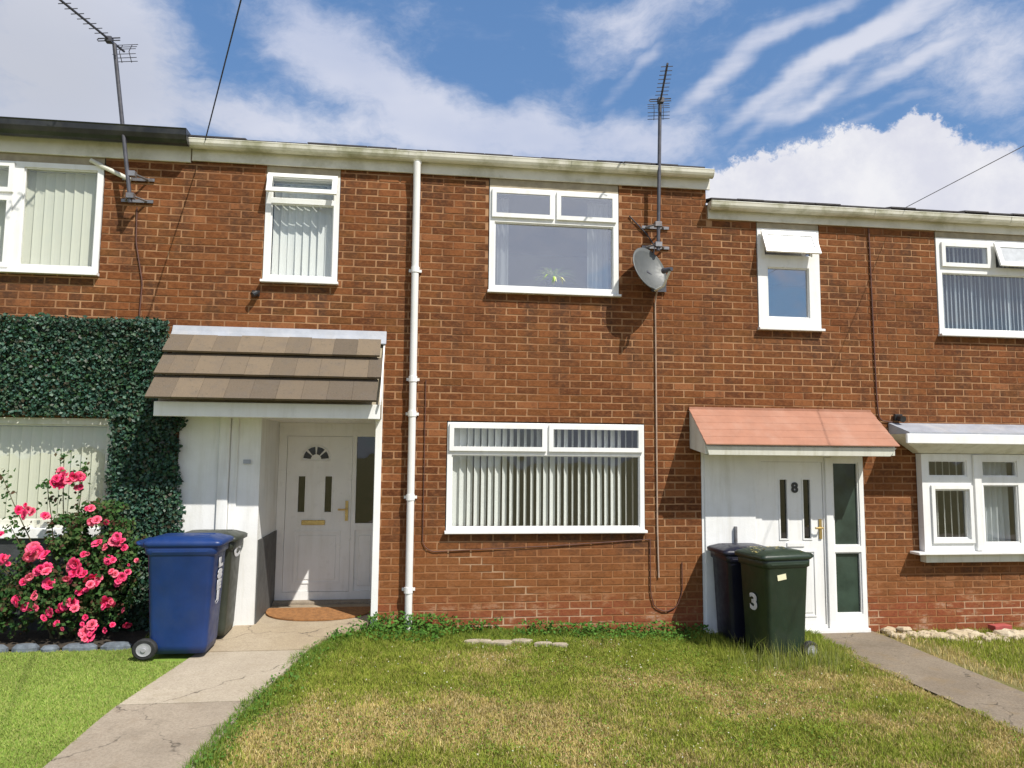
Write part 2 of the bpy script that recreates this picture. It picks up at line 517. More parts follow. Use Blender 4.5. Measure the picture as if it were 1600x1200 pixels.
M['wall_paint'] = plain('white_wall_paint', (0.83, 0.83, 0.81), 0.6, 0.05, 3, ((0.52, 0.50, 0.42), 0.35), bmp=0.15, streak=True)
M['grey_paint'] = plain('dark_grey_paint', (0.075, 0.075, 0.072), 0.6, 0.15, 5)
M['plinth'] = plain('plinth_paint', (0.045, 0.048, 0.05), 0.6, 0.3, 5, bmp=0.3)
M['interior'] = plain('room_plaster', (0.34, 0.33, 0.31), 0.9, 0.1, 2)
M['glass'] = glass_mat('window_glass', 0.03, (0.98, 0.99, 0.985))
M['glass_up'] = glass_mat('upper_window_glass', 0.34, (0.97, 0.985, 0.99))
M['glass_mid'] = glass_mat('bedroom_window_glass', 0.10, (0.96, 0.98, 0.985))
M['glass_dark'] = glass_mat('obscure_glass', 0.05, (0.16, 0.18, 0.17))
M['blind'] = cloth('blind_fabric', (0.90, 0.91, 0.88), 0.12)
M['blind_cream'] = cloth('cream_blind_fabric', (0.84, 0.84, 0.70), 0.2)
M['net'] = cloth('net_curtain', (0.76, 0.80, 0.82), 0.3)
M['curtain'] = cloth('white_curtain', (0.86, 0.90, 0.90), 0.25)
M['roof_tile'] = plain('dark_roof_tile', (0.05, 0.045, 0.045), 0.8, 0.3, 8, bmp=0.3)
M['lead'] = plain('lead_flashing', (0.34, 0.36, 0.40), 0.5, 0.12, 5, ((0.5, 0.48, 0.45), 0.5), bmp=0.3, bscale=12)
M['orange_tile'] = plain('terracotta_sheet', (0.37, 0.170, 0.105), 0.75, 0.08, 5, ((0.42, 0.225, 0.155), 0.8), bmp=0.3, bscale=40)
M['metal'] = plain('galvanised_metal', (0.24, 0.24, 0.25), 0.45, 0.2, 14, ((0.16, 0.11, 0.08), 0.6), metal=0.5)
M['metal_dark'] = plain('dark_metal', (0.07, 0.07, 0.085), 0.5, 0.3, 14)
M['dish'] = plain('grey_dish_paint', (0.085, 0.092, 0.092), 0.5, 0.08, 9, ((0.15, 0.15, 0.12), 0.35))
M['white_plastic'] = plain('white_plastic', (0.68, 0.66, 0.60), 0.4, 0.08, 10)
M['cable_white'] = plain('pale_cable', (0.42, 0.30, 0.22), 0.6, 0.2, 9)
M['cable_dark'] = plain('dark_cable', (0.11, 0.045, 0.03), 0.6, 0.2, 9)
M['cable_black'] = plain('black_cable', (0.03, 0.035, 0.05), 0.5, 0.2, 9)
M['brass'] = plain('brass', (0.55, 0.40, 0.16), 0.32, 0.1, 10, metal=0.8)
M['black'] = plain('black_paint', (0.018, 0.018, 0.018), 0.4, 0.2, 10)
M['rubber'] = plain('black_rubber', (0.02, 0.02, 0.02), 0.75, 0.3, 20)
M['hub'] = plain('grey_hub', (0.34, 0.34, 0.35), 0.5, 0.15, 20)
M['mat'] = plain('coir', (0.33, 0.15, 0.05), 0.95, 0.25, 25, bmp=0.9, bscale=160)
M['bin_blue'] = plain('blue_bin_plastic', (0.008, 0.034, 0.145), 0.42, 0.12, 5, ((0.03, 0.05, 0.10), 0.3), bmp=0.05)
M['bin_navy'] = plain('navy_bin_plastic', (0.007, 0.008, 0.022), 0.4, 0.12, 5, ((0.03, 0.03, 0.04), 0.25))
M['bin_green'] = plain('green_bin_plastic', (0.017, 0.032, 0.018), 0.4, 0.15, 5, ((0.05, 0.055, 0.04), 0.3), bmp=0.05)
M['bin_olive'] = plain('faded_green_bin_plastic', (0.035, 0.042, 0.030), 0.5, 0.15, 5, ((0.08, 0.075, 0.06), 0.3))
M['white_paint'] = plain('white_marking_paint', (0.60, 0.60, 0.62), 0.6, 0.15, 30)
M['green_glass'] = plain('greenish_obscure_glass', (0.035, 0.055, 0.042), 0.14, 0.45, 2.2)
M['sticker'] = plain('cream_sticker', (0.76, 0.72, 0.48), 0.5, 0.06, 30)
M['leaf'] = tinted('leaf', 0.7, 0.25, 0.12)
M['ivy'] = tinted('plastic_ivy', 0.5, 0.1, 0.4)
M['grass'] = tinted('grass_blade', 0.8, 0.3, 0.08)
M['turf'] = tinted('artificial_turf', 0.75, 0.25, 0.12)
M['petal'] = plain('rose_petal', (0.74, 0.020, 0.125), 0.6, 0.35, 30, ((0.84, 0.12, 0.25), 0.8))
M['petal_pale'] = plain('pale_rose_petal', (0.78, 0.09, 0.17), 0.6, 0.3, 30, ((0.85, 0.24, 0.32), 0.8))
M['stem'] = plain('rose_stem', (0.08, 0.07, 0.03), 0.7, 0.3, 20)
M['soil'] = plain('soil', (0.05, 0.038, 0.026), 0.95, 0.4, 12, bmp=0.9, bscale=40)
M['stone'] = plain('bluish_stone', (0.14, 0.165, 0.19), 0.85, 0.3, 14, ((0.10, 0.11, 0.12), 0.7), bmp=0.7, bscale=30)
M['ceramic'] = plain('blue_ceramic', (0.06, 0.09, 0.2), 0.25, 0.1, 8)


def canopy_tile_mat():
    mt, h, b, pos = base('brown_concrete_tile')
    inf = h.n('ShaderNodeObjectInfo')
    c = h.ramp(inf.outputs['Random'], [(0, (0.105, 0.078, 0.054)), (0.5, (0.150, 0.111, 0.074)), (1, (0.20, 0.148, 0.096))])
    n, _ = h.noise(pos, 7, 6, 0.7)
    c = h.mix(h.mapr(n, 0.42, 0.7, 0, 0.45), c, (0.115, 0.095, 0.08))
    n2, _ = h.noise(pos, 90, 4, 0.7)
    c = h.mix(h.mapr(n2, 0.3, 0.8, 0, 0.4), c, (0.20, 0.165, 0.11))
    n3, _ = h.noise(pos, 26, 5, 0.75)
    c = h.mix(h.mapr(n3, 0.56, 0.7, 0, 0.6), c, (0.07, 0.065, 0.045))
    h.set(b.inputs['Base Color'], c); b.inputs['Roughness'].default_value = 0.9
    bump(h, b, n2, 0.8, 0.008)
    return mt


def concrete_mat(name, c0, c1, dark, warm):
    mt, h, b, pos = base(name)
    n, _ = h.noise(pos, 1.4, 6, 0.6)
    c = h.mix(h.mapr(n, 0.35, 0.65), c0, c1)
    n2, _ = h.noise(pos, 60, 5, 0.75)
    c = h.mix(h.mapr(n2, 0.35, 0.75, 0, 0.75), c, dark)
    n5, _ = h.noise(pos, 17, 5, 0.7)
    c = h.mix(h.mapr(n5, 0.5, 0.75, 0, 0.45), c, dark)
    n3, _ = h.noise(pos, 4.5, 6, 0.7)
    c = h.mix(h.mapr(n3, 0.5, 0.72, 0, 0.55), c, warm)
    n4, _ = h.noise(pos, 210, 2, 0.5)
    c = h.mix(h.mapr(n4, 0.62, 0.72, 0, 0.5), c, tuple(min(1, v * 1.6) for v in c1))
    vw = h.vmath('ADD', pos, h.vmath('SCALE', h.noise(pos, 3.5, 4)[1], 0.35))
    vo = h.n('ShaderNodeTexVoronoi', feature='DISTANCE_TO_EDGE'); h.set(vo.inputs['Vector'], vw); vo.inputs['Scale'].default_value = 0.75
    crack = h.mapr(vo.outputs['Distance'], 0.0, 0.009, 1.0, 0.0)
    crack = h.math('MULTIPLY', crack, h.mapr(n3, 0.42, 0.58, 0.15, 0.9))
    c = h.mix(crack, c, tuple(v * .35 for v in dark))
    c = h.mix(h.mapr(h.noise(pos, 0.7, 6, 0.7)[0], 0.52, 0.66, 0, 0.55), c, tuple(v * .8 for v in dark))
    h.set(b.inputs['Base Color'], c); b.inputs['Roughness'].default_value = 0.92
    bump(h, b, n2, 0.6, 0.006)
    return mt


M['ctile'] = canopy_tile_mat()
M['slab_a'] = concrete_mat('pale_concrete', (0.41, 0.345, 0.26), (0.49, 0.42, 0.32), (0.28, 0.23, 0.165), (0.33, 0.27, 0.185))
M['slab_b'] = concrete_mat('stained_concrete', (0.29, 0.24, 0.18), (0.39, 0.325, 0.245), (0.20, 0.16, 0.115), (0.24, 0.18, 0.12))
M['slab_c'] = concrete_mat('step_concrete', (0.40, 0.32, 0.21), (0.46, 0.38, 0.27), (0.26, 0.20, 0.14), (0.26, 0.20, 0.14))
M['tarmac'] = concrete_mat('worn_tarmac_path', (0.215, 0.170, 0.120), (0.29, 0.235, 0.170), (0.12, 0.092, 0.06), (0.23, 0.16, 0.08))
M['rubble'] = concrete_mat('mortar_lumps', (0.50, 0.41, 0.27), (0.60, 0.51, 0.38), (0.36, 0.28, 0.17), (0.44, 0.31, 0.17))


def ground_mat():
    mt, h, b, pos = base('lawn_soil')
    n, _ = h.noise(pos, 2.2, 6, 0.65)
    c = h.mix(h.mapr(n, 0.35, 0.65), (0.17, 0.17, 0.04), (0.32, 0.25, 0.10))
    n2, _ = h.noise(pos, 45, 5, 0.75)
    c = h.mix(h.mapr(n2, 0.35, 0.7, 0, 0.65), c, (0.10, 0.09, 0.025))
    h.set(b.inputs['Base Color'], c); b.inputs['Roughness'].default_value = 0.95
    bump(h, b, n2, 0.8, 0.02)
    return mt


M['ground'] = ground_mat()
M['turf_base'] = plain('turf_backing', (0.17, 0.27, 0.03), 0.9, 0.15, 20, bmp=0.5, bscale=120)


# ------------------------------------------------------------------ terrain
def hh(X, Y):
    X = np.asarray(X, dtype=float); Y = np.asarray(Y, dtype=float)
    a = np.interp(X, [-2.0, -0.3, 1.0, 3.0], [0.19, 0.12, 0.08, 0.0])
    return a * np.clip(1 + Y / 3.5, 0, 1.05)


def grid_sheet(name, X, Y, zoff, mat, **kw):
    gx, gy = np.meshgrid(X, Y)
    V = np.stack([gx.ravel(), gy.ravel(), (hh(gx, gy) + zoff).ravel()], 1)
    nx, ny = len(X), len(Y)
    i = np.arange(nx - 1)[None, :] + np.arange(ny - 1)[:, None] * nx
    F = np.stack([i, i + 1, i + 1 + nx, i + nx], -1).reshape(-1, 4)
    return mesh_np(name, V, F, mat, smooth=True, **kw)


far = [-1500, -300, -60, -20, -10]
XS = np.array(far + list(np.linspace(-7, 9, 81)) + [14, 25, 60, 300, 1500])
YS = np.array([-1500, -300, -60, -20, -9] + list(np.linspace(-6, 0.3, 40)) + [3, 10, 60, 300, 1500])
gr = grid_sheet('ground', XS, YS, -0.006, M['ground'])
gr['kind'] = 'structure'; gr['label'] = 'bare earth and thin grass under the front lawns'


def vnoise(x, y, seed=0):
    """cheap value noise, vectorised"""
    xi = np.floor(x).astype(int); yi = np.floor(y).astype(int); fx = x - xi; fy = y - yi
    fx = fx * fx * (3 - 2 * fx); fy = fy * fy * (3 - 2 * fy)
    def hsh(a, b):
        q = np.sin(a * 127.1 + b * 311.7 + seed * 74.7) * 43758.5453
        return q - np.floor(q)
    return (hsh(xi, yi) * (1 - fx) + hsh(xi + 1, yi) * fx) * (1 - fy) + (hsh(xi, yi + 1) * (1 - fx) + hsh(xi + 1, yi + 1) * fx) * fy


def fbm(x, y, s=0):
    return (vnoise(x, y, s) + 0.5 * vnoise(2.1 * x, 2.1 * y, s + 1) + 0.25 * vnoise(4.3 * x, 4.3 * y, s + 2)) / 1.75


# paths -------------------------------------------------------------
def path_l(Y):   # left edge of the left-hand path
    return np.interp(Y, [-4.5, -2.8, -2.0, -0.9, -0.4, 0.96], [-2.12, -2.08, -2.04, -1.83, -1.75, -1.52])


def path_r(Y):
    return np.interp(Y, [-4.5, -2.8, -1.8, -0.7, -0.33, -0.02, 0.66], [-1.34, -1.22, -1.10, -0.88, -0.74, -0.40, -0.40])


def path_z(Y):
    return np.interp(Y, [-4.5, -2.8, -0.8, 0.0, 0.7], [0.0, 0.05, 0.155, 0.205, 0.215])


def slab(Y0, Y1, mat, parent, name='slab'):
    mb = MB(); n = 10
    top = []
    for i in range(n + 1):
        y = Y0 + (Y1 - Y0) * i / n
        top.append((float(path_l(y)), float(path_r(y)), y, float(path_z(y))))
    for a, b_ in zip(top[:-1], top[1:]):
        mb.quad((a[0], a[2], a[3]), (a[1], a[2], a[3]), (b_[1], b_[2], b_[3]), (b_[0], b_[2], b_[3]))
        mb.quad((a[0], a[2], a[3] - .1), (a[0], a[2], a[3]), (b_[0], b_[2], b_[3]), (b_[0], b_[2], b_[3] - .1))
        mb.quad((a[1], a[2], a[3]), (a[1], a[2], a[3] - .1), (b_[1], b_[2], b_[3] - .1), (b_[1], b_[2], b_[3]))
    a = top[0]; mb.quad((a[0], a[2], a[3] - .1), (a[1], a[2], a[3] - .1), (a[1], a[2], a[3]), (a[0], a[2], a[3]))
    a = top[-1]; mb.quad((a[1], a[2], a[3] - .1), (a[0], a[2], a[3] - .1), (a[0], a[2], a[3]), (a[1], a[2], a[3]))
    return obj(name, mb, mat, parent)


lp = thing('path', 'pale concrete slab path rising to the recessed front door', 'path', (-1.6, -2, 0)); lp['kind'] = 'structure'
del lp['category']
slab(-4.4, -1.915, M['slab_b'], lp); slab(-1.90, -0.79, M['slab_a'], lp); slab(-0.772, 0.955, M['slab_c'], lp)

rp = MB()
pts = [(-5.0, 4.08, 4.84), (-2.0, 4.09, 4.82), (-0.9, 4.05, 4.84), (-0.28, 3.98, 4.86), (0.02, 3.6, 4.86)]
for a, b_ in zip(pts[:-1], pts[1:]):
    z0, z1 = 0.012, 0.012
    rp.quad((a[1], a[0], z0), (a[2], a[0], z0), (b_[2], b_[0], z1), (b_[1], b_[0], z1))
o = obj('path', rp, M['tarmac']); o['kind'] = 'structure'; o['label'] = 'worn grey path leading to the door under the orange canopy'

fp = MB().box(-40, 40, -9.6, -7.9, -0.05, 0.03)  # unseen strip behind the camera, added to bounce light onto the house fronts
o = obj('pavement', fp, M['slab_a']); o['kind'] = 'structure'; o['label'] = 'unseen concrete pavement behind the camera, added for bounce light'

# ------------------------------------------------------------------ houses
UP_HEAD = 4.76
openL = [(-5.6, -3.11, 3.56, 4.76), (-5.6, -2.87, 1.03, 2.17)]
openC = [(-1.57, -0.83, 3.555, 4.76), (0.70, 2.11, 3.53, 4.76), (0.30, 2.375, 1.065, 2.19), (-2.30, -0.365, -0.1, 2.30), (2.985, 3.4, -0.3, 1.90)]
openR = [(3.66, 4.40, 3.23, 4.43), (5.80, 7.25, 3.22, 4.43), (2.985, 4.83, -0.3, 1.90), (5.47, 7.3, 0.75, 1.95)]


def sub_rect(rects, h):
    out = []
    for (a, b, c, d) in rects:
        if h[0] >= b or h[1] <= a or h[2] >= d or h[3] <= c:
            out.append((a, b, c, d)); continue
        if h[0] > a: out.append((a, h[0], c, d))
        if h[1] < b: out.append((h[1], b, c, d))
        lo, hi = max(a, h[0]), min(b, h[1])
        if h[2] > c: out.append((lo, hi, c, h[2]))
        if h[3] < d: out.append((lo, hi, h[3], d))
    return [r for r in out if r[1] - r[0] > 0.02 and r[3] - r[2] > 0.02]


def in_view(x, z):
    v = Vector((x, 0, z)) - CAM
    f = v.dot(FWD); px = 800 + 1150 * v.dot(RGT) / f; py = 600 - 1150 * v.dot(UPV) / f
    return 0 < px < 1600 and 0 < py < 1200


full_meshes = []
for k in range(5):
    r_ = random.Random(k)
    mb = MB(); j = lambda: r_.uniform(-0.0028, 0.0028)
    x0, x1, z0, z1, y0 = 0.0, 0.2085, 0.0, 0.0595, -0.0022 - 0.0007 * k
    P = [(x0 + j(), y0, z0 + j()), (x1 + j(), y0, z0 + j()), (x1 + j(), y0, z1 + j()), (x0 + j(), y0, z1 + j())]
    Q = [(x0 - .0008, 0.002, z0 - .0008), (x1 + .0008, 0.002, z0 - .0008), (x1 + .0008, 0.002, z1 + .0008), (x0 - .0008, 0.002, z1 + .0008)]
    mb.v = P + Q
    mb.f = [(0, 1, 2, 3), (0, 4, 5, 1), (1, 5, 6, 2), (2, 6, 7, 3), (3, 7, 4, 0)]
    me = bpy.data.meshes.new('brick'); me.from_pydata(mb.v, [], mb.f); me.materials.append(M['brick'])
    full_meshes.append(me)


def lay_bricks(house, xa, xb, za, zb, holes, hidden, tl=False, tr=None):
    """tl: start with whole bricks at xa; tr: below this height whole bricks run past xb"""
    xa_, xb_ = xa, xb
    singles, rest = [], []
    for r in range(int(math.floor(za / 0.075)), int(math.ceil(zb / 0.075))):
        z0 = r * 0.075 + 0.0075; z1 = z0 + 0.0595
        off = 0.1125 * (r % 2)
        c0 = int(math.floor((xa - off) / 0.225)) - 1; c1 = int(math.ceil((xb - off) / 0.225)) + 1
        for c in range(c0, c1):
            x0 = off + c * 0.225 + 0.008; x1 = x0 + 0.2085
            xa, xb = xa_, xb_
            if tr is not None and z1 < tr and x0 < xb_ < x1 + .02: xb = x1 + .001
            if tl and x0 < xa_: continue
            full = x0 >= xa and x1 <= xb and z1 <= zb and z0 >= za
            rr = [(max(x0, xa), min(x1, xb), max(z0, za), min(z1, zb))]
            if rr[0][1] - rr[0][0] < 0.02 or rr[0][3] - rr[0][2] < 0.02: continue
            for h in holes:
                n0 = rr; rr = sub_rect(rr, h)
                if rr != n0: full = False
            cx, cz = (x0 + x1) / 2, (z0 + z1) / 2
            if full and in_view(cx, cz) and not any(h[0] < cx < h[1] and h[2] < cz < h[3] for h in hidden):
                dist = (Vector((cx, 0, cz)) - CAM).length
                singles.append((dist, x0, z0))
            else:
                rest += [(q, 0) for q in rr]
    singles.sort()
    for d, x0, z0 in singles[300:]:
        rest.append(((x0, x0 + .2085, z0, z0 + .0595), 1))
    for d, x0, z0 in singles[:300]:
        o = bpy.data.objects.new('brick', full_meshes[random.randrange(5)])
        C.objects.link(o); o.parent = house; o.location = Vector((x0, 0, z0)) - WL[house.name]
    mb = MB()
    for (a, b, c, d), _ in rest:
        y0 = -0.0022 - random.random() * 0.003
        j = lambda: random.uniform(-0.0026, 0.0026)
        n = len(mb.v)
        mb.v += [(a + j(), y0, c + j()), (b + j(), y0, c + j()), (b + j(), y0, d + j()), (a + j(), y0, d + j()),
                 (a - .0005, .002, c), (b + .0005, .002, c), (b + .0005, .002, d), (a - .0005, .002, d)]
        mb.f += [tuple(n + i for i in q) for q in ((0, 1, 2, 3), (0, 4, 5, 1), (1, 5, 6, 2), (2, 6, 7, 3), (3, 7, 4, 0))]
    obj('brickwork', mb, M['brick'], house, kind='stuff')


def shell(house, xa, xb, zt, holes, floor=2.55):
    mb = MB().plate((xa, xb, -0.3, zt), [h for h in holes], 0.0, 0.22)
    obj('wall', mb, M['mortar'], house)
    mb = MB()
    mb.box(xa, xa + 0.05, 0.221, 7.0, -0.3, zt).box(xb - 0.05, xb - 0.001, 0.221, 7.0, -0.3, zt).box(xa + .051, xb - .051, 6.9, 7.0, -0.3, zt)
    mb.box(xa + .051, xb - .051, 0.221, 6.89, floor, floor + 0.2).box(xa + .051, xb - .051, 0.9, 6.89, -0.28, 0.12)
    mb.box(xa + .051, xb - .051, 3.4, 3.5, 0.13, zt - 0.01)
    obj('inner_wall', mb, M['interior'], house)


def roof(house, xa, xb, zt, tile_front=True, lip=0.0, seed=1):
    sl = math.tan(R(14))
    rf = MB()
    y0, y1 = -0.02, 3.6
    rf.quad((xa, y0, zt), (xb, y0, zt), (xb, y1, zt + (y1 - y0) * sl), (xa, y1, zt + (y1 - y0) * sl))
    rf.quad((xb, 7.2, zt), (xa, 7.2, zt), (xa, y1, zt + (y1 - y0) * sl), (xb, y1, zt + (y1 - y0) * sl))
    rf.quad((xa, y0, zt - .02), (xa, 7.2, zt - .02), (xb, 7.2, zt - .02), (xb, y0, zt - .02))
    for x in (xa, xb):
        rf.quad((x, y0, zt), (x, 7.2, zt), (x, y1, zt + (y1 - y0) * sl))
    r0 = obj('roof', rf, M['roof_tile'], house)
    if tile_front:
        w = 0.30; rr = random.Random(seed)
        x = xa
        me = bpy.data.meshes.new('tile')
        mb = MB()
        mb.extrude([(-0.125, 0.005), (-0.125, 0.021), (0.30, 0.021 + .425 * sl), (0.30, 0.005 + .425 * sl)], 0.002, w - 0.004)
        me.from_pydata(mb.v, [], mb.f); me.materials.append(M['roof_tile'])
        while x + w <= xb + 0.05:
            o = bpy.data.objects.new('tile', me); C.objects.link(o); o.parent = r0
            o.location = (x, 0, zt + lip + rr.uniform(-0.010, 0.008)); x += w
    return r0


def gutter(house, xa, xb, ztop, mat, rad=0.056, yc=-0.095, fz0=None, fascia='fascia', name='gutter', joints=()):
    prof = [(yc - rad, ztop), (yc - rad * 1.08, ztop - 0.006)]
    for k in range(0, 9):
        a = math.pi * k / 8
        prof.append((yc - rad * math.cos(a), ztop - 0.018 - rad * 1.25 * math.sin(a)))
    prof += [(yc + rad, ztop)]
    inner = [(y * 0.94 + yc * 0.06, z + 0.004 if i not in (0, len(prof) - 1) else z) for i, (y, z) in enumerate(prof)]
    mb = MB().extrude(prof + inner[::-1], xa, xb)
    for x in joints:
        p2 = [(yc + (y - yc) * 1.07, z - 0.003) for y, z in prof]
        mb.extrude(p2 + inner[::-1], x - 0.04, x + 0.04)
    for x in (xa, xb):
        mb.extrude(prof, x - 0.004, x + 0.004)
    obj(name, mb, mat, house, smooth=False)
    if fz0 is not None:
        obj('fascia', MB().box(xa + .003, xb - .003, -0.034, -0.012, fz0, ztop - 0.02), M[fascia], house, bevel=0.003)


HL = thing('terraced_house', 'red brick terraced house with black gutter and ivy screen, at the left edge', 'house', (-4.5, 0, 0), 'brick terraced houses in the row')
HC = thing('terraced_house', 'middle brick terraced house with white downpipe and brown tiled door canopy', 'house', (0.4, 0, 0), 'brick terraced houses in the row')
HR = thing('terraced_house', 'brick terraced house with lower roof, orange door canopy and white bay window', 'house', (5.5, 0, 0), 'brick terraced houses in the row')
shell(HL, -6.6, -2.361, 4.90, openL); shell(HC, -2.36, 3.09, 4.90, openC); shell(HR, 3.091, 8.3, 4.58, openR, floor=2.3)
ivy_hide = [(-6, -2.42, 2.2, 3.13), (-2.9, -2.25, 0, 2.3)]
lay_bricks(HL, -6.6, -2.362, -0.15, 4.74, openL, ivy_hide, tr=9)
lay_bricks(HC, -2.36, 3.086, -0.15, 4.76, openC, [(-2.45, -0.3, 2.2, 3.1)], tl=True, tr=4.41)
lay_bricks(HR, 3.087, 8.3, -0.15, 4.43, openR, [(2.9, 4.9, 1.9, 2.34), (5.1, 8, 1.9, 2.25)], tl=True)
roof(HL, -6.6, -2.362, 4.915, True, 0.02, 1); roof(HC, -2.36, 3.10, 4.915, True, 0.038, 2); roof(HR, 3.102, 8.3, 4.59, True, 0.030, 3)
gutter(HL, -6.6, -2.30, 5.0, M['black_gutter'], 0.10, -0.14, 4.735)
gutter(HC, -2.295, 3.13, 4.945, M['gutter'], 0.056, -0.095, 4.755, joints=(-0.1, 1.6))
gutter(HR, 3.098, 8.3, 4.60, M['gutter'], 0.056, -0.095, 4.43, joints=(5.03, 6.7))

# downpipe on the middle house
dp = MB()
dp.tube([(-0.055, -0.10, 4.84), (-0.055, -0.085, 4.70), (-0.053, -0.075, 4.60), (-0.045, -0.075, 0.06)], 0.037, 14)
dpo = obj('downpipe', dp, M['pipe'], HC, smooth=True)
for z in (4.86, 3.72, 2.6, 2.25, 1.42, 0.52):
    obj('bracket', MB().tube([(-0.05, -0.075, z - .028), (-0.05, -0.075, z + .028)], 0.044, 14).box(-0.115, 0.015, -0.03, -0.012, z - .014, z + .014), M['upvc'], dpo)


# windows ------------------------------------------------------------
def rotx(deg): return Matrix.Rotation(R(deg), 3, 'X')


def window(house, rect, panes, openers=(), y=-0.012, depth=0.07, glass='glass', sill=True, head=None, mat='upvc', cover='blind', sill_over=0.015, sash=0.032):
    """rect and panes: (x0,x1,z0,z1); openers: (x0,x1,z0,z1,tilt) outer sash sizes"""
    holes = list(panes) + [(o[0] + sash, o[1] - sash, o[2] + sash, o[3] - sash) for o in openers]
    w = obj('window', MB().plate(rect, holes, y, y + depth), M[mat], house, bevel=0.004)
    for p in panes:
        obj('pane', MB().box(p[0] - .004, p[1] + .004, y + 0.035, y + 0.041, p[2] - .004, p[3] + .004), M[glass], w)
        # bead around the glass
        b = 0.012
        obj('bead', MB().plate((p[0] + .0005, p[1] - .0005, p[2] + .0005, p[3] - .0005), [(p[0] + b, p[1] - b, p[2] + b, p[3] - b)], y + 0.016, y + 0.034), M[mat], w)
    for (a, b, c, d, tilt) in openers:
        rt = rotx(-tilt); ab = (0, y - 0.012, d)
        yo = y - 0.024
        obj('sash', MB().plate((a, b, c, d), [(a + 0.045, b - 0.045, c + 0.045, d - 0.045)], yo, y - 0.001, rt, ab), M[mat], w, bevel=0.004)
        obj('pane', MB().box(a + .044, b - .044, yo + 0.010, yo + 0.016, c + .044, d - .044, rt, ab), M[glass], w)
    if sill:
        obj('sill', MB().extrude([(y + .03, rect[2] - 0.002), (y - 0.05, rect[2] - 0.006), (y - 0.055, rect[2] - 0.012), (y - 0.055, rect[2] - 0.03), (y + 0.03, rect[2] - 0.03)], rect[0] - sill_over, rect[1] + sill_over), M['upvc'], w)
    if head:
        obj('lintel', MB().box(rect[0], rect[1], -0.006, 0.05, rect[3] + 0.001, head), M['timber'], w)
    return w


def slats(w, x0, x1, z0, z1, n, ang, mat, y=0.10, wid=None, jit=6, wave=0.0, seed=1):
    rr = random.Random(seed)
    step = (x1 - x0) / n
    wid = wid or step * 1.1
    for i in range(n):
        cx = x0 + step * (i + .5); a = R(ang(i) if callable(ang) else ang) + R(rr.uniform(-jit, jit))
        mb = MB(); m_ = 4; L = []
        for zz, ph in ((z1, 0), (z1 * .6 + z0 * .4, .5), (z0, 1)):
            row = []
            for k in range(m_ + 1):
                s_ = (k / m_ - .5) * wid; bow = 0.006 * (1 - (2 * k / m_ - 1) ** 2)
                aa = a + R(wave) * math.sin(3 * ph + i * 1.3)
                row.append((cx + s_ * math.cos(aa) - bow * math.sin(aa), y + s_ * math.sin(aa) + bow * math.cos(aa), zz))
            L.append(row)
        for a_, b_ in zip(L[:-1], L[1:]):
            for k in range(m_): mb.quad(a_[k], a_[k + 1], b_[k + 1], b_[k])
        obj('blind_slat', mb, M[mat], w, smooth=True)
    obj('head_rail', MB().box(x0 - .02, x1 + .02, y - .02, y + .02, z1 + .005, z1 + .035), M['upvc'], w)


def drape(w, x0, x1, z0, z1, mat, folds=5, amp=0.02, y=0.13, n=None, name='curtain'):
    n = n or folds * 8
    mb = MB(); top = []; bot = []
    for i in range(n + 1):
        u = i / n; x = x0 + (x1 - x0) * u
        top.append((x, y + amp * math.sin(u * folds * 2 * math.pi) * .7 + .006 * math.sin(17 * u), z1))
        bot.append((x + .01 * math.sin(9 * u), y + amp * math.sin(u * folds * 2 * math.pi + .3) + .008 * math.sin(23 * u), z0))
    for i in range(n):
        mb.quad(bot[i], bot[i + 1], top[i + 1], top[i])
    return obj(name, mb, M[mat], w, smooth=True)


# upper left window of the left house
w = window(HL, (-5.45, -3.12, 3.575, 4.655), [(-3.85, -3.175, 3.63, 4.605)], [(-4.65, -3.93, 4.34, 4.64, 0), (-4.65, -3.93, 3.60, 4.30, 0), (-5.43, -4.70, 3.60, 4.64, 0)], head=4.745, glass='glass')
slats(w, -5.4, -3.15, 3.62, 4.60, 25, 12, 'blind_cream', jit=5, wave=4)
# lower left window
w = window(HL, (-5.45, -2.88, 1.13, 2.16), [(-5.38, -2.94, 1.20, 2.10)], glass='glass', sill=False, mat='upvc_old')
slats(w, -5.4, -2.92, 1.18, 2.08, 27, 14, 'blind_cream', jit=4, wave=3, seed=4)
obj('sill', MB().box(-5.5, -2.86, -0.07, 0.03, 1.035, 1.13), M['upvc'], w, bevel=0.006)
# middle house, small upper window over the door canopy
w = window(HC, (-1.565, -0.835, 3.575, 4.665), [(-1.51, -0.89, 3.62, 4.37), (-1.51, -0.89, 4.42, 4.62)], head=4.755)
y_ = -0.03
rt = rotx(-21); ab = (0, y_, 4.665)
obj('sash', MB().plate((-1.545, -0.855, 4.43, 4.66), [(-1.495, -0.905, 4.478, 4.615)], y_ - .022, y_, rt, ab), M['upvc'], w, bevel=0.004)
obj('pane', MB().box(-1.496, -0.904, y_ - .014, y_ - .008, 4.477, 4.616, rt, ab), M['glass'], w)
slats(w, -1.50, -0.90, 3.6, 4.60, 8, 20, 'blind', jit=9, wave=14, seed=9)
# middle house, upper bedroom window
w = window(HC, (0.71, 2.10, 3.555, 4.66), [(0.765, 2.045, 3.60, 4.29)], [(0.735, 1.395, 4.335, 4.64, 0), (1.425, 2.075, 4.335, 4.64, 0)], head=4.755, glass='glass_up')
drape(w, 0.77, 0.93, 3.55, 4.60, 'curtain', 3, 0.018, 0.16)
drape(w, 1.80, 2.03, 3.55, 4.60, 'curtain', 4, 0.018, 0.16)
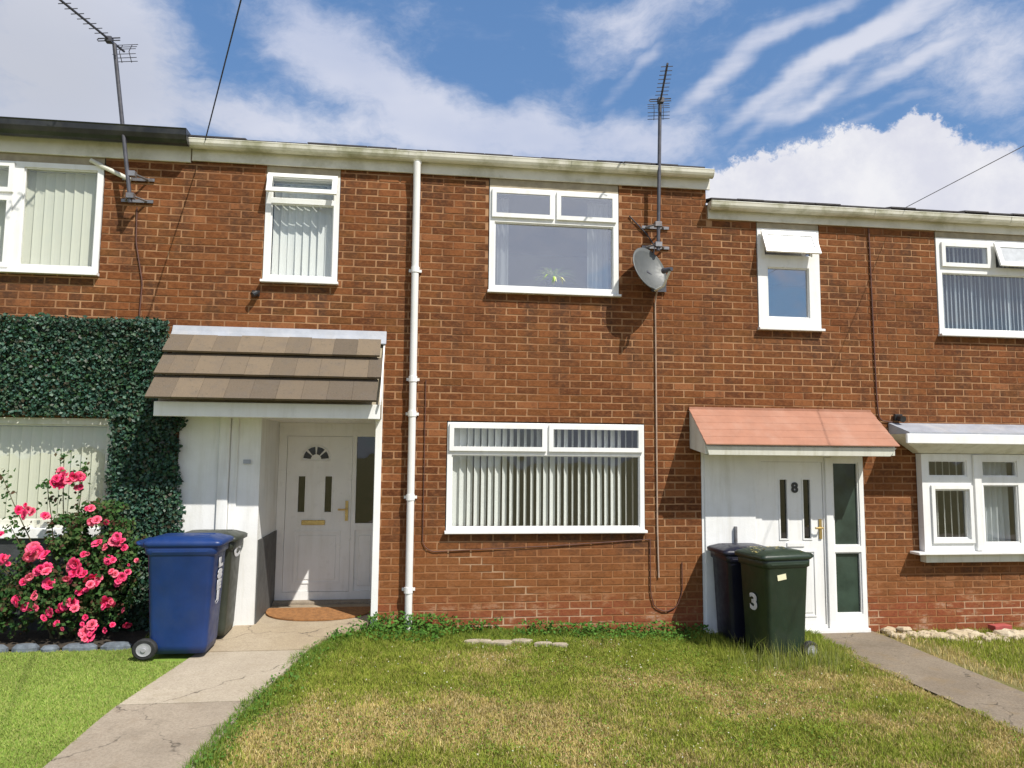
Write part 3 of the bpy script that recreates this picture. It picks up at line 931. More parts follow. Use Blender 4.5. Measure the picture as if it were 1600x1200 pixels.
# middle house, ground floor window with vertical blind
w = window(HC, (0.31, 2.365, 1.09, 2.175), [(0.355, 2.32, 1.115, 1.845)], [(0.33, 1.325, 1.885, 2.16, 0), (1.352, 2.345, 1.885, 2.16, 0)], glass='glass')
slats(w, 0.37, 2.31, 1.12, 2.13, 27, lambda i: 54 - 36 * max(0, (4 - i) / 4) + 9 * math.sin(i * .8), 'blind', wid=0.089, jit=6, seed=12)
# right house, small upper window
w = window(HR, (3.67, 4.39, 3.255, 4.36), [(3.78, 4.265, 3.37, 3.93), (3.75, 4.31, 4.06, 4.28)], head=4.428, glass='glass_up')
y_ = -0.03; rt = rotx(-24); ab = (0, y_, 4.32)
obj('sash', MB().plate((3.70, 4.33, 4.03, 4.32), [(3.755, 4.275, 4.085, 4.265)], y_ - .022, y_, rt, ab), M['upvc'], w, bevel=0.004)
obj('pane', MB().box(3.754, 4.276, y_ - .014, y_ - .008, 4.084, 4.266, rt, ab), plain('sky_reflection_pane', (0.50, 0.52, 0.54), 0.2, 0.10, 14), w)  # opaque pale colour stands in for bright sky reflected in the tilted pane
# right house, upper bedroom window
w = window(HR, (5.81, 7.20, 3.25, 4.355), [(5.87, 7.14, 3.30, 3.95), (6.55, 7.14, 4.03, 4.28)], [(5.865, 6.475, 4.02, 4.30, 0)], head=4.428, glass='glass_mid')
rt = rotx(-17); ab = (0, y_, 4.31)
obj('sash', MB().plate((6.51, 7.16, 4.01, 4.31), [(6.565, 7.105, 4.065, 4.255)], y_ - .022, y_, rt, ab), M['upvc'], w, bevel=0.004)
obj('pane', MB().box(6.564, 7.106, y_ - .014, y_ - .008, 4.064, 4.256, rt, ab), bpy.data.materials['sky_reflection_pane'], w)
slats(w, 5.88, 7.13, 3.30, 4.28, 24, lambda i: 48 + 22 * math.sin(i * 2.1), 'net', jit=14, wid=0.06, seed=33)

# ---- middle house porch: boarded pier, recess, door
por = obj('porch', MB().plate((-2.285, -1.515, 0.02, 2.30), [], -0.012, 0.20), M['wall_paint'], HC, bevel=0.004)
obj('panel', MB().box(-2.28, -1.905, -0.022, -0.0125, 0.02, 2.29), M['wall_paint'], por, bevel=0.003)
obj('batten', MB().box(-1.90, -1.80, -0.052, -0.0125, 0.02, 2.29), M['wall_paint'], por, bevel=0.004)
obj('batten', MB().box(-1.795, -1.725, -0.028, -0.0125, 0.02, 2.29), M['wall_paint'], por, bevel=0.004)
obj('return_wall', MB().box(-1.60, -1.516, 0.201, 1.05, 0.0, 2.30), M['wall_paint'], por)
obj('dado_panel', MB().box(-1.515, -1.500, 0.02, 0.94, 0.20, 1.00), M['grey_paint'], por)
obj('return_wall', MB().box(-0.405, -0.366, 0.02, 1.05, 0.0, 2.30), M['wall_paint'], por)
obj('corner_trim', MB().box(-0.412, -0.345, -0.03, 0.018, 0.08, 3.02), M['upvc'], por, bevel=0.004)
obj('soffit', MB().box(-2.30, -0.366, -0.50, 1.05, 2.185, 2.20), M['upvc'], por)
obj('number_plate', MB().box(-1.67, -1.60, -0.034, -0.0285, 1.74, 1.78), M['lead'], por)
obj('doorstep', MB().box(-1.514, -0.406, 0.84, 1.02, 0.18, 0.245), M['slab_b'], por, bevel=0.006)
YD = 0.95
fr = obj('door_frame', MB().plate((-1.514, -0.406, 0.246, 2.184), [(-1.426, -0.710, 0.33, 2.036), (-0.664, -0.446, 0.335, 0.999), (-0.664, -0.446, 1.072, 2.036)], YD, YD + 0.07), M['upvc'], HC, bevel=0.004)
obj('pane', MB().box(-0.669, -0.441, YD + .03, YD + .036, 1.067, 2.041), M['glass_dark'], fr)
obj('panel', MB().box(-0.669, -0.441, YD + .022, YD + .04, 0.33, 1.004).box(-0.62, -0.49, YD + .014, YD + .0215, 0.39, 0.94), M['upvc'], fr, bevel=0.006)
obj('room_divider', MB().box(-2.30, -0.10, 2.0, 2.05, 0.121, 2.549), M['interior'], HC)


def door_leaf(parent, x0, x1, z0, z1, y, windows, arch, name='door'):
    wd = x1 - x0
    holes = list(windows)
    d = obj(name, MB().plate((x0, x1, z0, z1), holes, y + 0.012, y + 0.055), M['upvc'], parent, bevel=0.003)
    for h_ in windows:
        obj('pane', MB().box(h_[0], h_[1], y + .03, y + .036, h_[2], h_[3]), M['glass_dark'], d)
        obj('bead', MB().plate((h_[0] - .014, h_[1] + .014, h_[2] - .014, h_[3] + .014), [h_], y + .004, y + .0115), M['upvc'], d, bevel=0.003)
    if arch:
        cx, cz, ro, ri = arch
        for k in range(4):
            a0 = math.pi * k / 4 + 0.09; a1 = math.pi * (k + 1) / 4 - 0.09
            n = 5; mb = MB()
            out = [(cx + ro * math.cos(a0 + (a1 - a0) * i / n), cz + ro * math.sin(a0 + (a1 - a0) * i / n)) for i in range(n + 1)]
            inn = [(cx + ri * math.cos(a0 + (a1 - a0) * i / n), cz + ri * math.sin(a0 + (a1 - a0) * i / n)) for i in range(n + 1)]
            poly = out + inn[::-1]
            mb.loft([[(px, y + .0085, pz) for px, pz in poly], [(px, y + .0115, pz) for px, pz in poly]])
            obj('fanlight_pane', mb, M['black_glass'], d)
        mb = MB(); n = 16
        pts_ = [(cx + (ro + .015) * math.cos(math.pi * i / n), y + .008, cz + (ro + .015) * math.sin(math.pi * i / n)) for i in range(n + 1)]
        mb.tube(pts_, 0.007, 6).tube([(cx - ro - .015, y + .008, cz - .012), (cx + ro + .015, y + .008, cz - .012)], 0.007, 6)
        obj('moulding', mb, M['upvc'], d, smooth=True)
    return d


M['black_glass'] = plain('dark_fanlight_glass', (0.012, 0.012, 0.015), 0.08, 0.1, 5)
d = door_leaf(fr, -1.423, -0.713, 0.333, 2.033, YD, [(-1.291, -1.218, 1.196, 1.59), (-1.001, -0.928, 1.196, 1.59)], (-1.11, 1.777, 0.14, 0.057))
obj('panel', MB().plate((-1.317, -0.819, 0.42, 0.989), [(-1.301, -0.835, 0.435, 0.973)], YD + .004, YD + .0115).box(-1.27, -0.866, YD + .006, YD + .0115, 0.465, 0.942), M['upvc'], d, bevel=0.003)
obj('letter_box', MB().box(-1.244, -0.99, YD - .004, YD + .0112, 1.056, 1.108), M['brass'], d, bevel=0.004)
hdl = MB().box(-0.773, -0.742, YD - .002, YD + .0112, 1.10, 1.32)
hdl.tube([(-0.757, YD + .005, 1.227), (-0.757, YD - .045, 1.227), (-0.85, YD - .048, 1.227)], 0.010, 8)
obj('handle', hdl, M['brass'], d)
# brown tiled canopy over this door
D0 = 0.52
can = obj('canopy', MB().extrude([(-0.013, 2.20), (-0.013, 3.0), (-D0 + .03, 2.285), (-D0 + .03, 2.20)], -2.345, -0.355), M['timber'], HC)
obj('fascia', MB().box(-2.36, -0.345, -D0 - .005, -D0 + .029, 2.17, 2.305), M['upvc'], can, bevel=0.004)
zt, zb = 3.0, 2.30
rows = 3
tw = 0.225
slope = Vector((0, -(D0 + 0.05), -(zt - zb))); Ls = slope.length; sdir = slope.normalized(); nrm = Vector((0, -sdir.z * -1, 0)).normalized()
nrm = Vector((0, sdir.z, -sdir.y)).normalized()
if nrm.z < 0: nrm = -nrm
for r_ in range(rows):
    s0 = Ls * (r_ / rows); s1 = Ls * ((r_ + 1) / rows) + 0.02
    o0 = Vector((0, -0.02, zt)) + sdir * s0 + nrm * 0.004; o1 = Vector((0, -0.02, zt)) + sdir * s1 + nrm * 0.058
    x = -2.40 - (0.10 if r_ % 2 else 0.0)
    while x < -0.36:
        a = max(x, -2.395) + .001; b_ = min(x + tw, -0.35) - .001
        if b_ - a > 0.04:
            tk = nrm * 0.024; jz = nrm * random.uniform(-.0015, .0015)
            P0 = [o0 + jz, o1 + jz, o1 + tk + jz, o0 + tk + jz]
            mb = MB().loft([[(a, p.y, p.z) for p in P0], [(b_, p.y, p.z) for p in P0]])
            obj('tile', mb, M['ctile'], can)
        x += tw
obj('flashing', MB().extrude([(-0.013, 3.085), (-0.022, 3.085), (-0.045, 3.03), (-0.105, 2.945), (-0.085, 2.935), (-0.013, 3.0)], -2.392, -0.325), M['lead'], can, bevel=0.004)
obj('verge', MB().extrude([(-0.013, 3.02), (-D0 - 0.06, 2.33), (-D0 - 0.06, 2.30), (-0.013, 2.98)], -0.349, -0.335), M['upvc'], can)

# mat at the door
mm = MB(); n = 24
poly = [(-1.49, 0.62), (-0.42, 0.62)] + [(-0.96 + 0.54 * math.cos(a), 0.57 - 0.50 * math.sin(a) ** 0.8) for a in [math.pi * i / n for i in range(n + 1)]]
mm.loft([[(x, y, float(path_z(y)) + .004) for x, y in poly], [(x, y, float(path_z(y)) + .018) for x, y in poly]])
tag(obj('doormat', mm, M['mat']), 'brown coir half round doormat on the step of the recessed door', 'doormat')

# ---- right house doorway
YR = -0.004
fr = obj('door_frame', MB().plate((2.99, 4.825, 0.0, 1.895), [(3.655, 4.355, 0.09, 1.80), (4.47, 4.775, 0.19, 0.84), (4.47, 4.775, 0.905, 1.80)], YR, YR + 0.08), M['upvc'], HR, bevel=0.004)
obj('panel', MB().box(3.02, 3.58, YR - .014, YR - .001, 0.02, 1.87), M['wall_paint'], fr, bevel=0.004)
obj('mullion', MB().box(4.375, 4.455, YR - .022, YR - .001, 0.05, 1.85), M['upvc'], fr, bevel=0.004)
for z0, z1 in ((0.19, 0.84), (0.905, 1.80)):
    obj('pane', MB().box(4.465, 4.78, YR + .035, YR + .041, z0 - .005, z1 + .005), M['green_glass'], fr)
    obj('bead', MB().plate((4.4705, 4.7745, z0 + .0005, z1 - .0005), [(4.485, 4.76, z0 + .014, z1 - .014)], YR + .012, YR + .034), M['upvc'], fr)
d = door_leaf(fr, 3.658, 4.352, 0.093, 1.797, YR, [(3.865, 3.945, 0.985, 1.61), (4.13, 4.21, 0.985, 1.61)], None)
obj('panel', MB().plate((3.76, 4.25, 0.17, 0.86), [(3.775, 4.235, 0.185, 0.845)], YR + .004, YR + .0115).box(3.80, 4.21, YR + .006, YR + .0115, 0.21, 0.82), M['upvc'], d, bevel=0.003)
obj('letter_box', MB().box(3.93, 4.13, YR, YR + .0112, 0.90, 0.945), M['upvc'], d, bevel=0.004)
hdl = MB().box(4.30, 4.33, YR - .002, YR + .0112, 0.98, 1.19)
hdl.tube([(4.315, YR + .005, 1.10), (4.315, YR - .045, 1.10), (4.23, YR - .048, 1.10)], 0.010, 8)
obj('handle', hdl, M['brass'], d)
obj('threshold', MB().box(3.0, 4.82, -0.06, YR - .001, 0.0, 0.05), M['upvc'], fr, bevel=0.005)
obj('grab_handle', MB().box(3.335, 3.355, YR - .05, YR - .0145, 0.95, 1.12), M['metal'], fr)


def text_mesh(name, s, size, mat, parent, mw, depth=0.002, bold=0.0):
    cu = bpy.data.curves.new(name, 'FONT'); cu.body = s; cu.size = size; cu.extrude = depth; cu.offset = bold
    cu.align_x = 'CENTER'; cu.align_y = 'CENTER'
    tmp = bpy.data.objects.new(name, cu); C.objects.link(tmp)
    dg = bpy.context.evaluated_depsgraph_get(); dg.update()
    me = bpy.data.meshes.new_from_object(tmp.evaluated_get(dg))
    bpy.data.objects.remove(tmp)
    me.transform(mw); me.materials.clear(); me.materials.append(mat)
    o = bpy.data.objects.new(name, me); link(o, parent); WL[o.name] = Vector((0, 0, 0))
    return o


text_mesh('door_number', '8', 0.145, M['black'], d, Matrix.Translation((4.035, YR + .006, 1.52)) @ Matrix.Rotation(R(90), 4, 'X'), 0.004, 0.006)
# orange canopy over the right house door
DR = 0.45
can = obj('canopy', MB().loft([
    [(2.865, -0.012, 1.935), (2.865, -0.012, 2.335), (2.868, -DR + .03, 1.985), (2.868, -DR + .03, 1.875)],
    [(4.925, -0.012, 1.935), (4.925, -0.012, 2.335), (4.922, -DR + .03, 1.985), (4.922, -DR + .03, 1.875)]]), M['upvc_old'], HR)
obj('fascia', MB().loft([[(2.87, -DR, 1.955), (4.925, -DR, 1.955), (4.925, -DR + .028, 1.955), (2.87, -DR + .028, 1.955)],
                         [(2.90, -DR + .01, 1.865), (4.86, -DR + .01, 1.865), (4.86, -DR + .028, 1.865), (2.90, -DR + .028, 1.865)]]), M['upvc_old'], can, bevel=0.004)
for k in range(5):
    s0, s1 = k / 5, (k + 1) / 5
    pr = lambda s_: (-0.015 - (DR + .01) * s_, 2.352 - (2.352 - 1.975) * s_)
    (ya, za), (yb, zb_) = pr(s0), pr(s1)
    mb = MB().extrude([(ya, za + .004), (yb - .006, zb_ + .006), (yb - .006, zb_ - .008), (ya, za - .004)], 2.855, 4.94)
    obj('roof_strip', mb, M['orange_tile'], can, bevel=0.003)
obj('flashing', MB().box(2.86, 4.93, -0.028, -0.013, 2.345, 2.372), M['orange_tile'], can)

# ---- bay window of the right house
YB = -0.10
bayp = [(5.59, 5.99, 0.985, 1.515), (5.53, 5.99, 1.655, 1.83), (6.175, 6.60, 0.935, 1.565), (6.175, 6.60, 1.655, 1.83), (6.78, 7.2, 0.935, 1.565), (6.78, 7.2, 1.655, 1.83)]
w = obj('bay_window', MB().plate((5.45, 7.35, 0.85, 1.90), bayp, YB, YB + .07), M['upvc'], HR, bevel=0.004)
for p in bayp:
    obj('pane', MB().box(p[0] - .004, p[1] + .004, YB + .035, YB + .041, p[2] - .004, p[3] + .004), M['glass'], w)
    obj('bead', MB().plate((p[0] + .0005, p[1] - .0005, p[2] + .0005, p[3] - .0005), [(p[0] + .014, p[1] - .014, p[2] + .014, p[3] - .014)], YB + .012, YB + .034), M['upvc'], w)
obj('sash', MB().plate((5.545, 6.035, 0.94, 1.56), [(5.585, 5.995, 0.98, 1.52)], YB - .02, YB - .001), M['upvc'], w, bevel=0.004)
obj('post', MB().box(6.05, 6.14, YB - .03, YB - .001, 0.86, 1.895), M['upvc'], w, bevel=0.006)
obj('cheek', MB().box(5.45, 5.50, YB + .071, -0.0125, 0.85, 1.90), M['upvc'], w)
obj('sill', MB().box(5.33, 7.45, YB - .07, -0.0125, 0.822, 0.8495), M['upvc'], w, bevel=0.005)
obj('apron', MB().box(5.45, 7.38, YB - .01, -0.0125, 0.735, 0.821), M['upvc_old'], w, bevel=0.004)
slats(w, 5.53, 6.03, 0.95, 1.85, 6, 60, 'blind', y=0.06, wid=0.07, seed=21)
drape(w, 6.15, 6.62, 0.92, 1.85, 'net', 7, 0.02, 0.08, n=90)
drape(w, 6.75, 7.25, 0.92, 1.85, 'net', 7, 0.02, 0.08, n=90)
bc = obj('bay_roof', MB().extrude([(-0.013, 2.235), (-0.36, 2.125), (-0.36, 2.11), (-0.013, 2.11)], 5.14, 7.6), M['lead'], w)
obj('fascia', MB().box(5.10, 7.6, -0.375, -0.345, 2.005, 2.108), M['upvc'], w, bevel=0.006)
obj('soffit', MB().loft([[(5.12, -0.013, 2.108), (5.12, -0.344, 2.108), (5.12, -0.344, 2.01), (5.42, -0.13, 1.905), (5.42, -0.013, 1.905)],
                         [(7.6, -0.013, 2.108), (7.6, -0.344, 2.108), (7.6, -0.344, 2.01), (7.6, -0.13, 1.905), (7.6, -0.013, 1.905)]]), M['upvc_old'], w)

# dark plinth under the left house window and small fixtures
obj('plinth', MB().box(-5.6, -2.45, -0.03, -0.013, 0.05, 1.03), M['plinth'], HL)
tag(obj('outlet_pipe', MB().tube([(-1.615, 0.0, 3.43), (-1.615, -0.07, 3.42), (-1.64, -0.09, 3.40)], 0.028, 10).box(-1.66, -1.585, -0.02, -0.013, 3.40, 3.46), M['black']),
    'small black outlet pipe on the brickwork above the brown canopy', 'pipe')
tag(obj('security_light', MB().box(5.20, 5.29, -0.05, -0.013, 2.26, 2.33).tube([(5.245, -0.04, 2.29), (5.245, -0.12, 2.27)], 0.035, 10), M['black'], bevel=0.004),
    'small black lamp on the bricks above the bay window roof', 'lamp')

# ------------------------------------------------------------------ dish, aerials, cables
dish = thing('satellite_dish', 'grey satellite dish on the brick wall beside the upper window', 'dish', (2.62, -0.05, 3.74))
cen = Vector((2.385, -0.20, 3.80)); aim = Vector((0.42, -0.85, 0.36)).normalized()
sx = aim.cross(Vector((0, 0, 1))).normalized(); sy = sx.cross(aim).normalized()
mb = MB(); rings = []
NR, NA = 7, 32
front = []; back = []
for side, ro in (('f', 0.0), ('b', -0.008)):
    for i in range(NR + 1):
        r_ = i / NR
        ring = []
        for k in range(NA):
            a = 2 * math.pi * k / NA
            p = cen + sx * (0.225 * r_ * math.cos(a)) + sy * (0.262 * r_ * math.sin(a)) + aim * (0.055 * r_ * r_ - 0.05 + ro)
            ring.append(tuple(p))
        (front if side == 'f' else back).append(ring)
mb.loft(front + back[::-1])
dd = obj('reflector', mb, M['dish'], dish, smooth=True)
tip = cen - sy * 0.19 + aim * 0.27 + sx * 0.03
obj('feed_arm', MB().tube([cen - sy * 0.25 - aim * 0.02, cen - sy * 0.27 + aim * 0.10, tip], [0.014, 0.014, 0.012], 8), M['white_plastic'], dish)
obj('receiver', MB().tube([tip - aim * -0.02 + sy * 0.0, tip - aim * 0.03 + sy * 0.02, tip - aim * 0.09 + sy * 0.045], [0.020, 0.026, 0.030], 12), M['metal_dark'], dish)
obj('wall_bracket', MB().tube([cen - aim * 0.06, (2.50, -0.10, 3.70), (2.54, -0.02, 3.70)], 0.02, 10).box(2.46, 2.62, -0.03, -0.013, 3.60, 3.80), M['metal_dark'], dish)


def aerial(name, label, base_pt, top_pt, boom_dir, boom_len, mat, seed, kink=None, back=0.16):
    t_ = thing(name, label, 'aerial', base_pt, 'television aerials above the gutters')
    b0, b1 = Vector(base_pt), Vector(top_pt)
    obj('mast', MB().tube([b0, b1], 0.019, 10), M['metal_dark'], t_, smooth=True)
    # wall bracket: two flat plates, stand-off arms and bolts
    for zz in (0.285, 0.065):
        br = MB().box(b0.x - .14, b0.x + .16, -0.022, -0.013, b0.z + zz - .015, b0.z + zz + .015)
        for s_ in (-1, 1):
            br.tube([(b0.x + s_ * .10, -0.02, b0.z + zz), (b0.x + s_ * 0.02, b0.y, b0.z + zz)], 0.010, 6)
        br.box(b0.x - .035, b0.x + .035, b0.y - .03, b0.y + .03, b0.z + zz - .025, b0.z + zz + .025)
        obj('bracket', br, M['metal'], t_)
    bd = Vector(boom_dir).normalized()
    s0 = b1 - bd * back; s1 = b1 + bd * boom_len
    obj('boom', MB().tube([s0, s1], 0.011, 8), M['metal_dark'], t_)
    sd_ = bd.cross(Vector((0, 0, 1))).normalized(); up_ = sd_.cross(bd).normalized()
    n_ = int((boom_len - 0.15) / 0.085)
    for i in range(n_):
        p = b1 + bd * (0.20 + i * 0.085); L = 0.066 - 0.0012 * i
        obj('element', MB().tube([p - sd_ * L, p + sd_ * L], 0.0042, 5), M['metal_dark'], t_)
    p = b1 + bd * 0.08
    obj('dipole', MB().tube([p - sd_ * .11 + up_ * .012, p + sd_ * .11 + up_ * .012, p + sd_ * .12, p + sd_ * .11 - up_ * .012, p - sd_ * .11 - up_ * .012], 0.006, 6).box(p.x - .03, p.x + .03, p.y - .03, p.y + .03, p.z - .03, p.z + .02), M['metal_dark'], t_)
    rfm = MB()
    for s_ in (1, -1):
        for q in range(3):
            v = up_ * s_ * (0.025 + q * 0.03) - bd * (q * 0.018)
            rfm.tube([s0 + v - sd_ * .12, s0 + v + sd_ * .12], 0.0035, 5)
        for e in (-.05, .05):
            rfm.tube([s0 + sd_ * e, s0 + sd_ * e + up_ * s_ * .09 - bd * .05], 0.004, 5)
    obj('reflector', rfm, M['metal_dark'], t_)
    return t_


aerial('tv_aerial', 'tall television aerial on the bracket right of the bedroom window', (2.50, -0.13, 4.02), (2.53, -0.15, 5.64), (-0.24, -0.97, -0.02), 0.85, 'metal', 1)
aerial('tv_aerial', 'leaning television aerial on the wall by the black gutter, its boom pointing left', (-2.80, -0.16, 4.25), (-3.00, -0.25, 5.80), (-0.20, -0.97, -0.06), 1.5, 'metal', 2)
tag(obj('wall_conduit', MB().tube([(-3.24, -0.03, 4.70), (-3.12, -0.03, 4.64), (-2.86, -0.03, 4.52)], 0.022, 10), M['upvc_old']),
    'short cream pipe slanting from the soffit to the aerial bracket', 'pipe')


def cable(name, label, pts_, r_, mat, cat='cable', sag=0.0):
    P = [Vector(p) for p in pts_]
    if len(P) == 2:
        n_ = 24
        P = [P[0].lerp(P[1], i / n_) - Vector((0, 0, sag * 4 * (i / n_) * (1 - i / n_))) for i in range(n_ + 1)]
    else:   # round the corners a little
        Q = [P[0]]
        for i in range(1, len(P) - 1):
            e = min(0.03, (P[i] - P[i - 1]).length / 3, (P[i + 1] - P[i]).length / 3)
            Q += [P[i] + (P[i - 1] - P[i]).normalized() * e, P[i] + (P[i + 1] - P[i]).normalized() * e]
        P = Q + [P[-1]]
    return tag(obj(name, MB().tube(P, r_, 6), M[mat], smooth=True), label, cat)


yw = -0.017
cable('dish_cable', 'pale cable running down the bricks from the satellite dish', [(2.50, -0.10, 3.62), (2.50, yw, 3.50), (2.50, yw, 2.2), (2.50, yw, 1.1), (2.51, yw, 0.60)], 0.009, 'cable_white')
cable('dish_cable', 'thin dark cable hanging in a loop below the pale cable', [(2.42, yw, 0.99), (2.42, yw, 0.45), (2.46, yw, 0.30), (2.58, yw, 0.25), (2.70, yw, 0.30), (2.76, yw, 0.45), (2.76, yw, 0.75)], 0.006, 'cable_dark')
cable('wall_cable', 'thin brown cable running beside the downpipe and under the window', [(0.08, yw, 2.60), (0.08, yw, 0.95), (0.16, yw, 0.88), (1.4, yw, 0.93), (2.42, yw, 0.99)], 0.005, 'cable_dark')
cable('wall_cable', 'dark vertical cable between the two upper windows of the lower house', [(4.99, yw, 4.42), (5.00, yw, 3.4), (5.01, yw, 2.6), (5.02, yw, 2.36), (5.04, yw, 2.26), (5.20, yw, 2.24)], 0.008, 'cable_dark')
cable('aerial_cable', 'black cable coming down from the leaning aerial bracket', [(-2.79, yw, 4.25), (-2.78, yw, 3.9), (-2.70, yw, 3.5), (-2.71, yw, 3.16)], 0.007, 'cable_dark')
cable('aerial_cable', 'black aerial cable sagging from the right bracket towards the dish', [(2.22, yw, 4.42), (2.42, yw, 4.22), (2.50, yw, 4.10), (2.46, yw, 3.85)], 0.007, 'cable_black')
A_ = Vector((-2.157, -0.1, 4.925)); B_ = A_ + Vector((.355, -.93, .07)).normalized() * 26
cable('overhead_wire', 'overhead telephone wire rising from the white gutter beside the black one', [A_, B_], 0.006, 'cable_black')
A_ = Vector((5.35, -0.1, 4.63)); B_ = A_ + Vector((.073, -.995, .052)).normalized() * 26
cable('overhead_wire', 'faint overhead wire rising to the right above the lower roof', [A_, B_], 0.004, 'metal')


# plant on the bedroom sill
pl = thing('potted_plant', 'spiky green and yellow potted plant behind the bedroom window', 'plant', (1.42, 0.14, 3.56))
obj('pot', MB().loft([[(1.42 + r_ * math.cos(a), 0.17 + r_ * math.sin(a), z) for a in [2 * math.pi * k / 16 for k in range(16)]] for r_, z in ((.05, 3.56), (.072, 3.70), (.078, 3.70), (.078, 3.72))]), M['ceramic'], pl, smooth=True)
V, F, Cc = [], [], []
lr = random.Random(5)
for i in range(80):
    a = lr.uniform(0, 2 * math.pi); L = lr.uniform(.22, .38); lift = lr.uniform(.35, 1.25)
    p = Vector((1.42, .15, 3.73)); d_ = Vector((math.cos(a) * math.cos(lift), math.sin(a) * math.cos(lift) * .6, math.sin(lift)))
    sdv = d_.cross(Vector((0, 0, 1))).normalized() * .020
    n0 = len(V); col = (0.50, 0.72, 0.16) if lr.random() < .5 else (0.92, 0.92, 0.45)
    for k in range(5):
        u = k / 4; q = p + d_ * L * u - Vector((0, 0, 1)) * (u * u * L * .55); wv = sdv * (1 - u * .95)
        V += [tuple(q - wv), tuple(q + wv)]; Cc += [col, col]
    for k in range(4): F.append((n0 + 2 * k, n0 + 2 * k + 1, n0 + 2 * k + 3, n0 + 2 * k + 2))
mesh_np('leaves', np.array(V), np.array(F), M['leaf'], pl, np.array(Cc), kind='stuff')


# ------------------------------------------------------------------ wheelie bins
def rrect(cx, cy, hx, hy, r_, z, n=4):
    out = []
    for sx_, sy_, a0 in ((1, 1, 0), (-1, 1, 90), (-1, -1, 180), (1, -1, 270)):
        for i in range(n + 1):
            a = R(a0 + 90 * i / n)
            out.append((cx + sx_ * (hx - r_) + r_ * math.cos(a), cy + sy_ * (hy - r_) + r_ * math.sin(a), z))
    return out


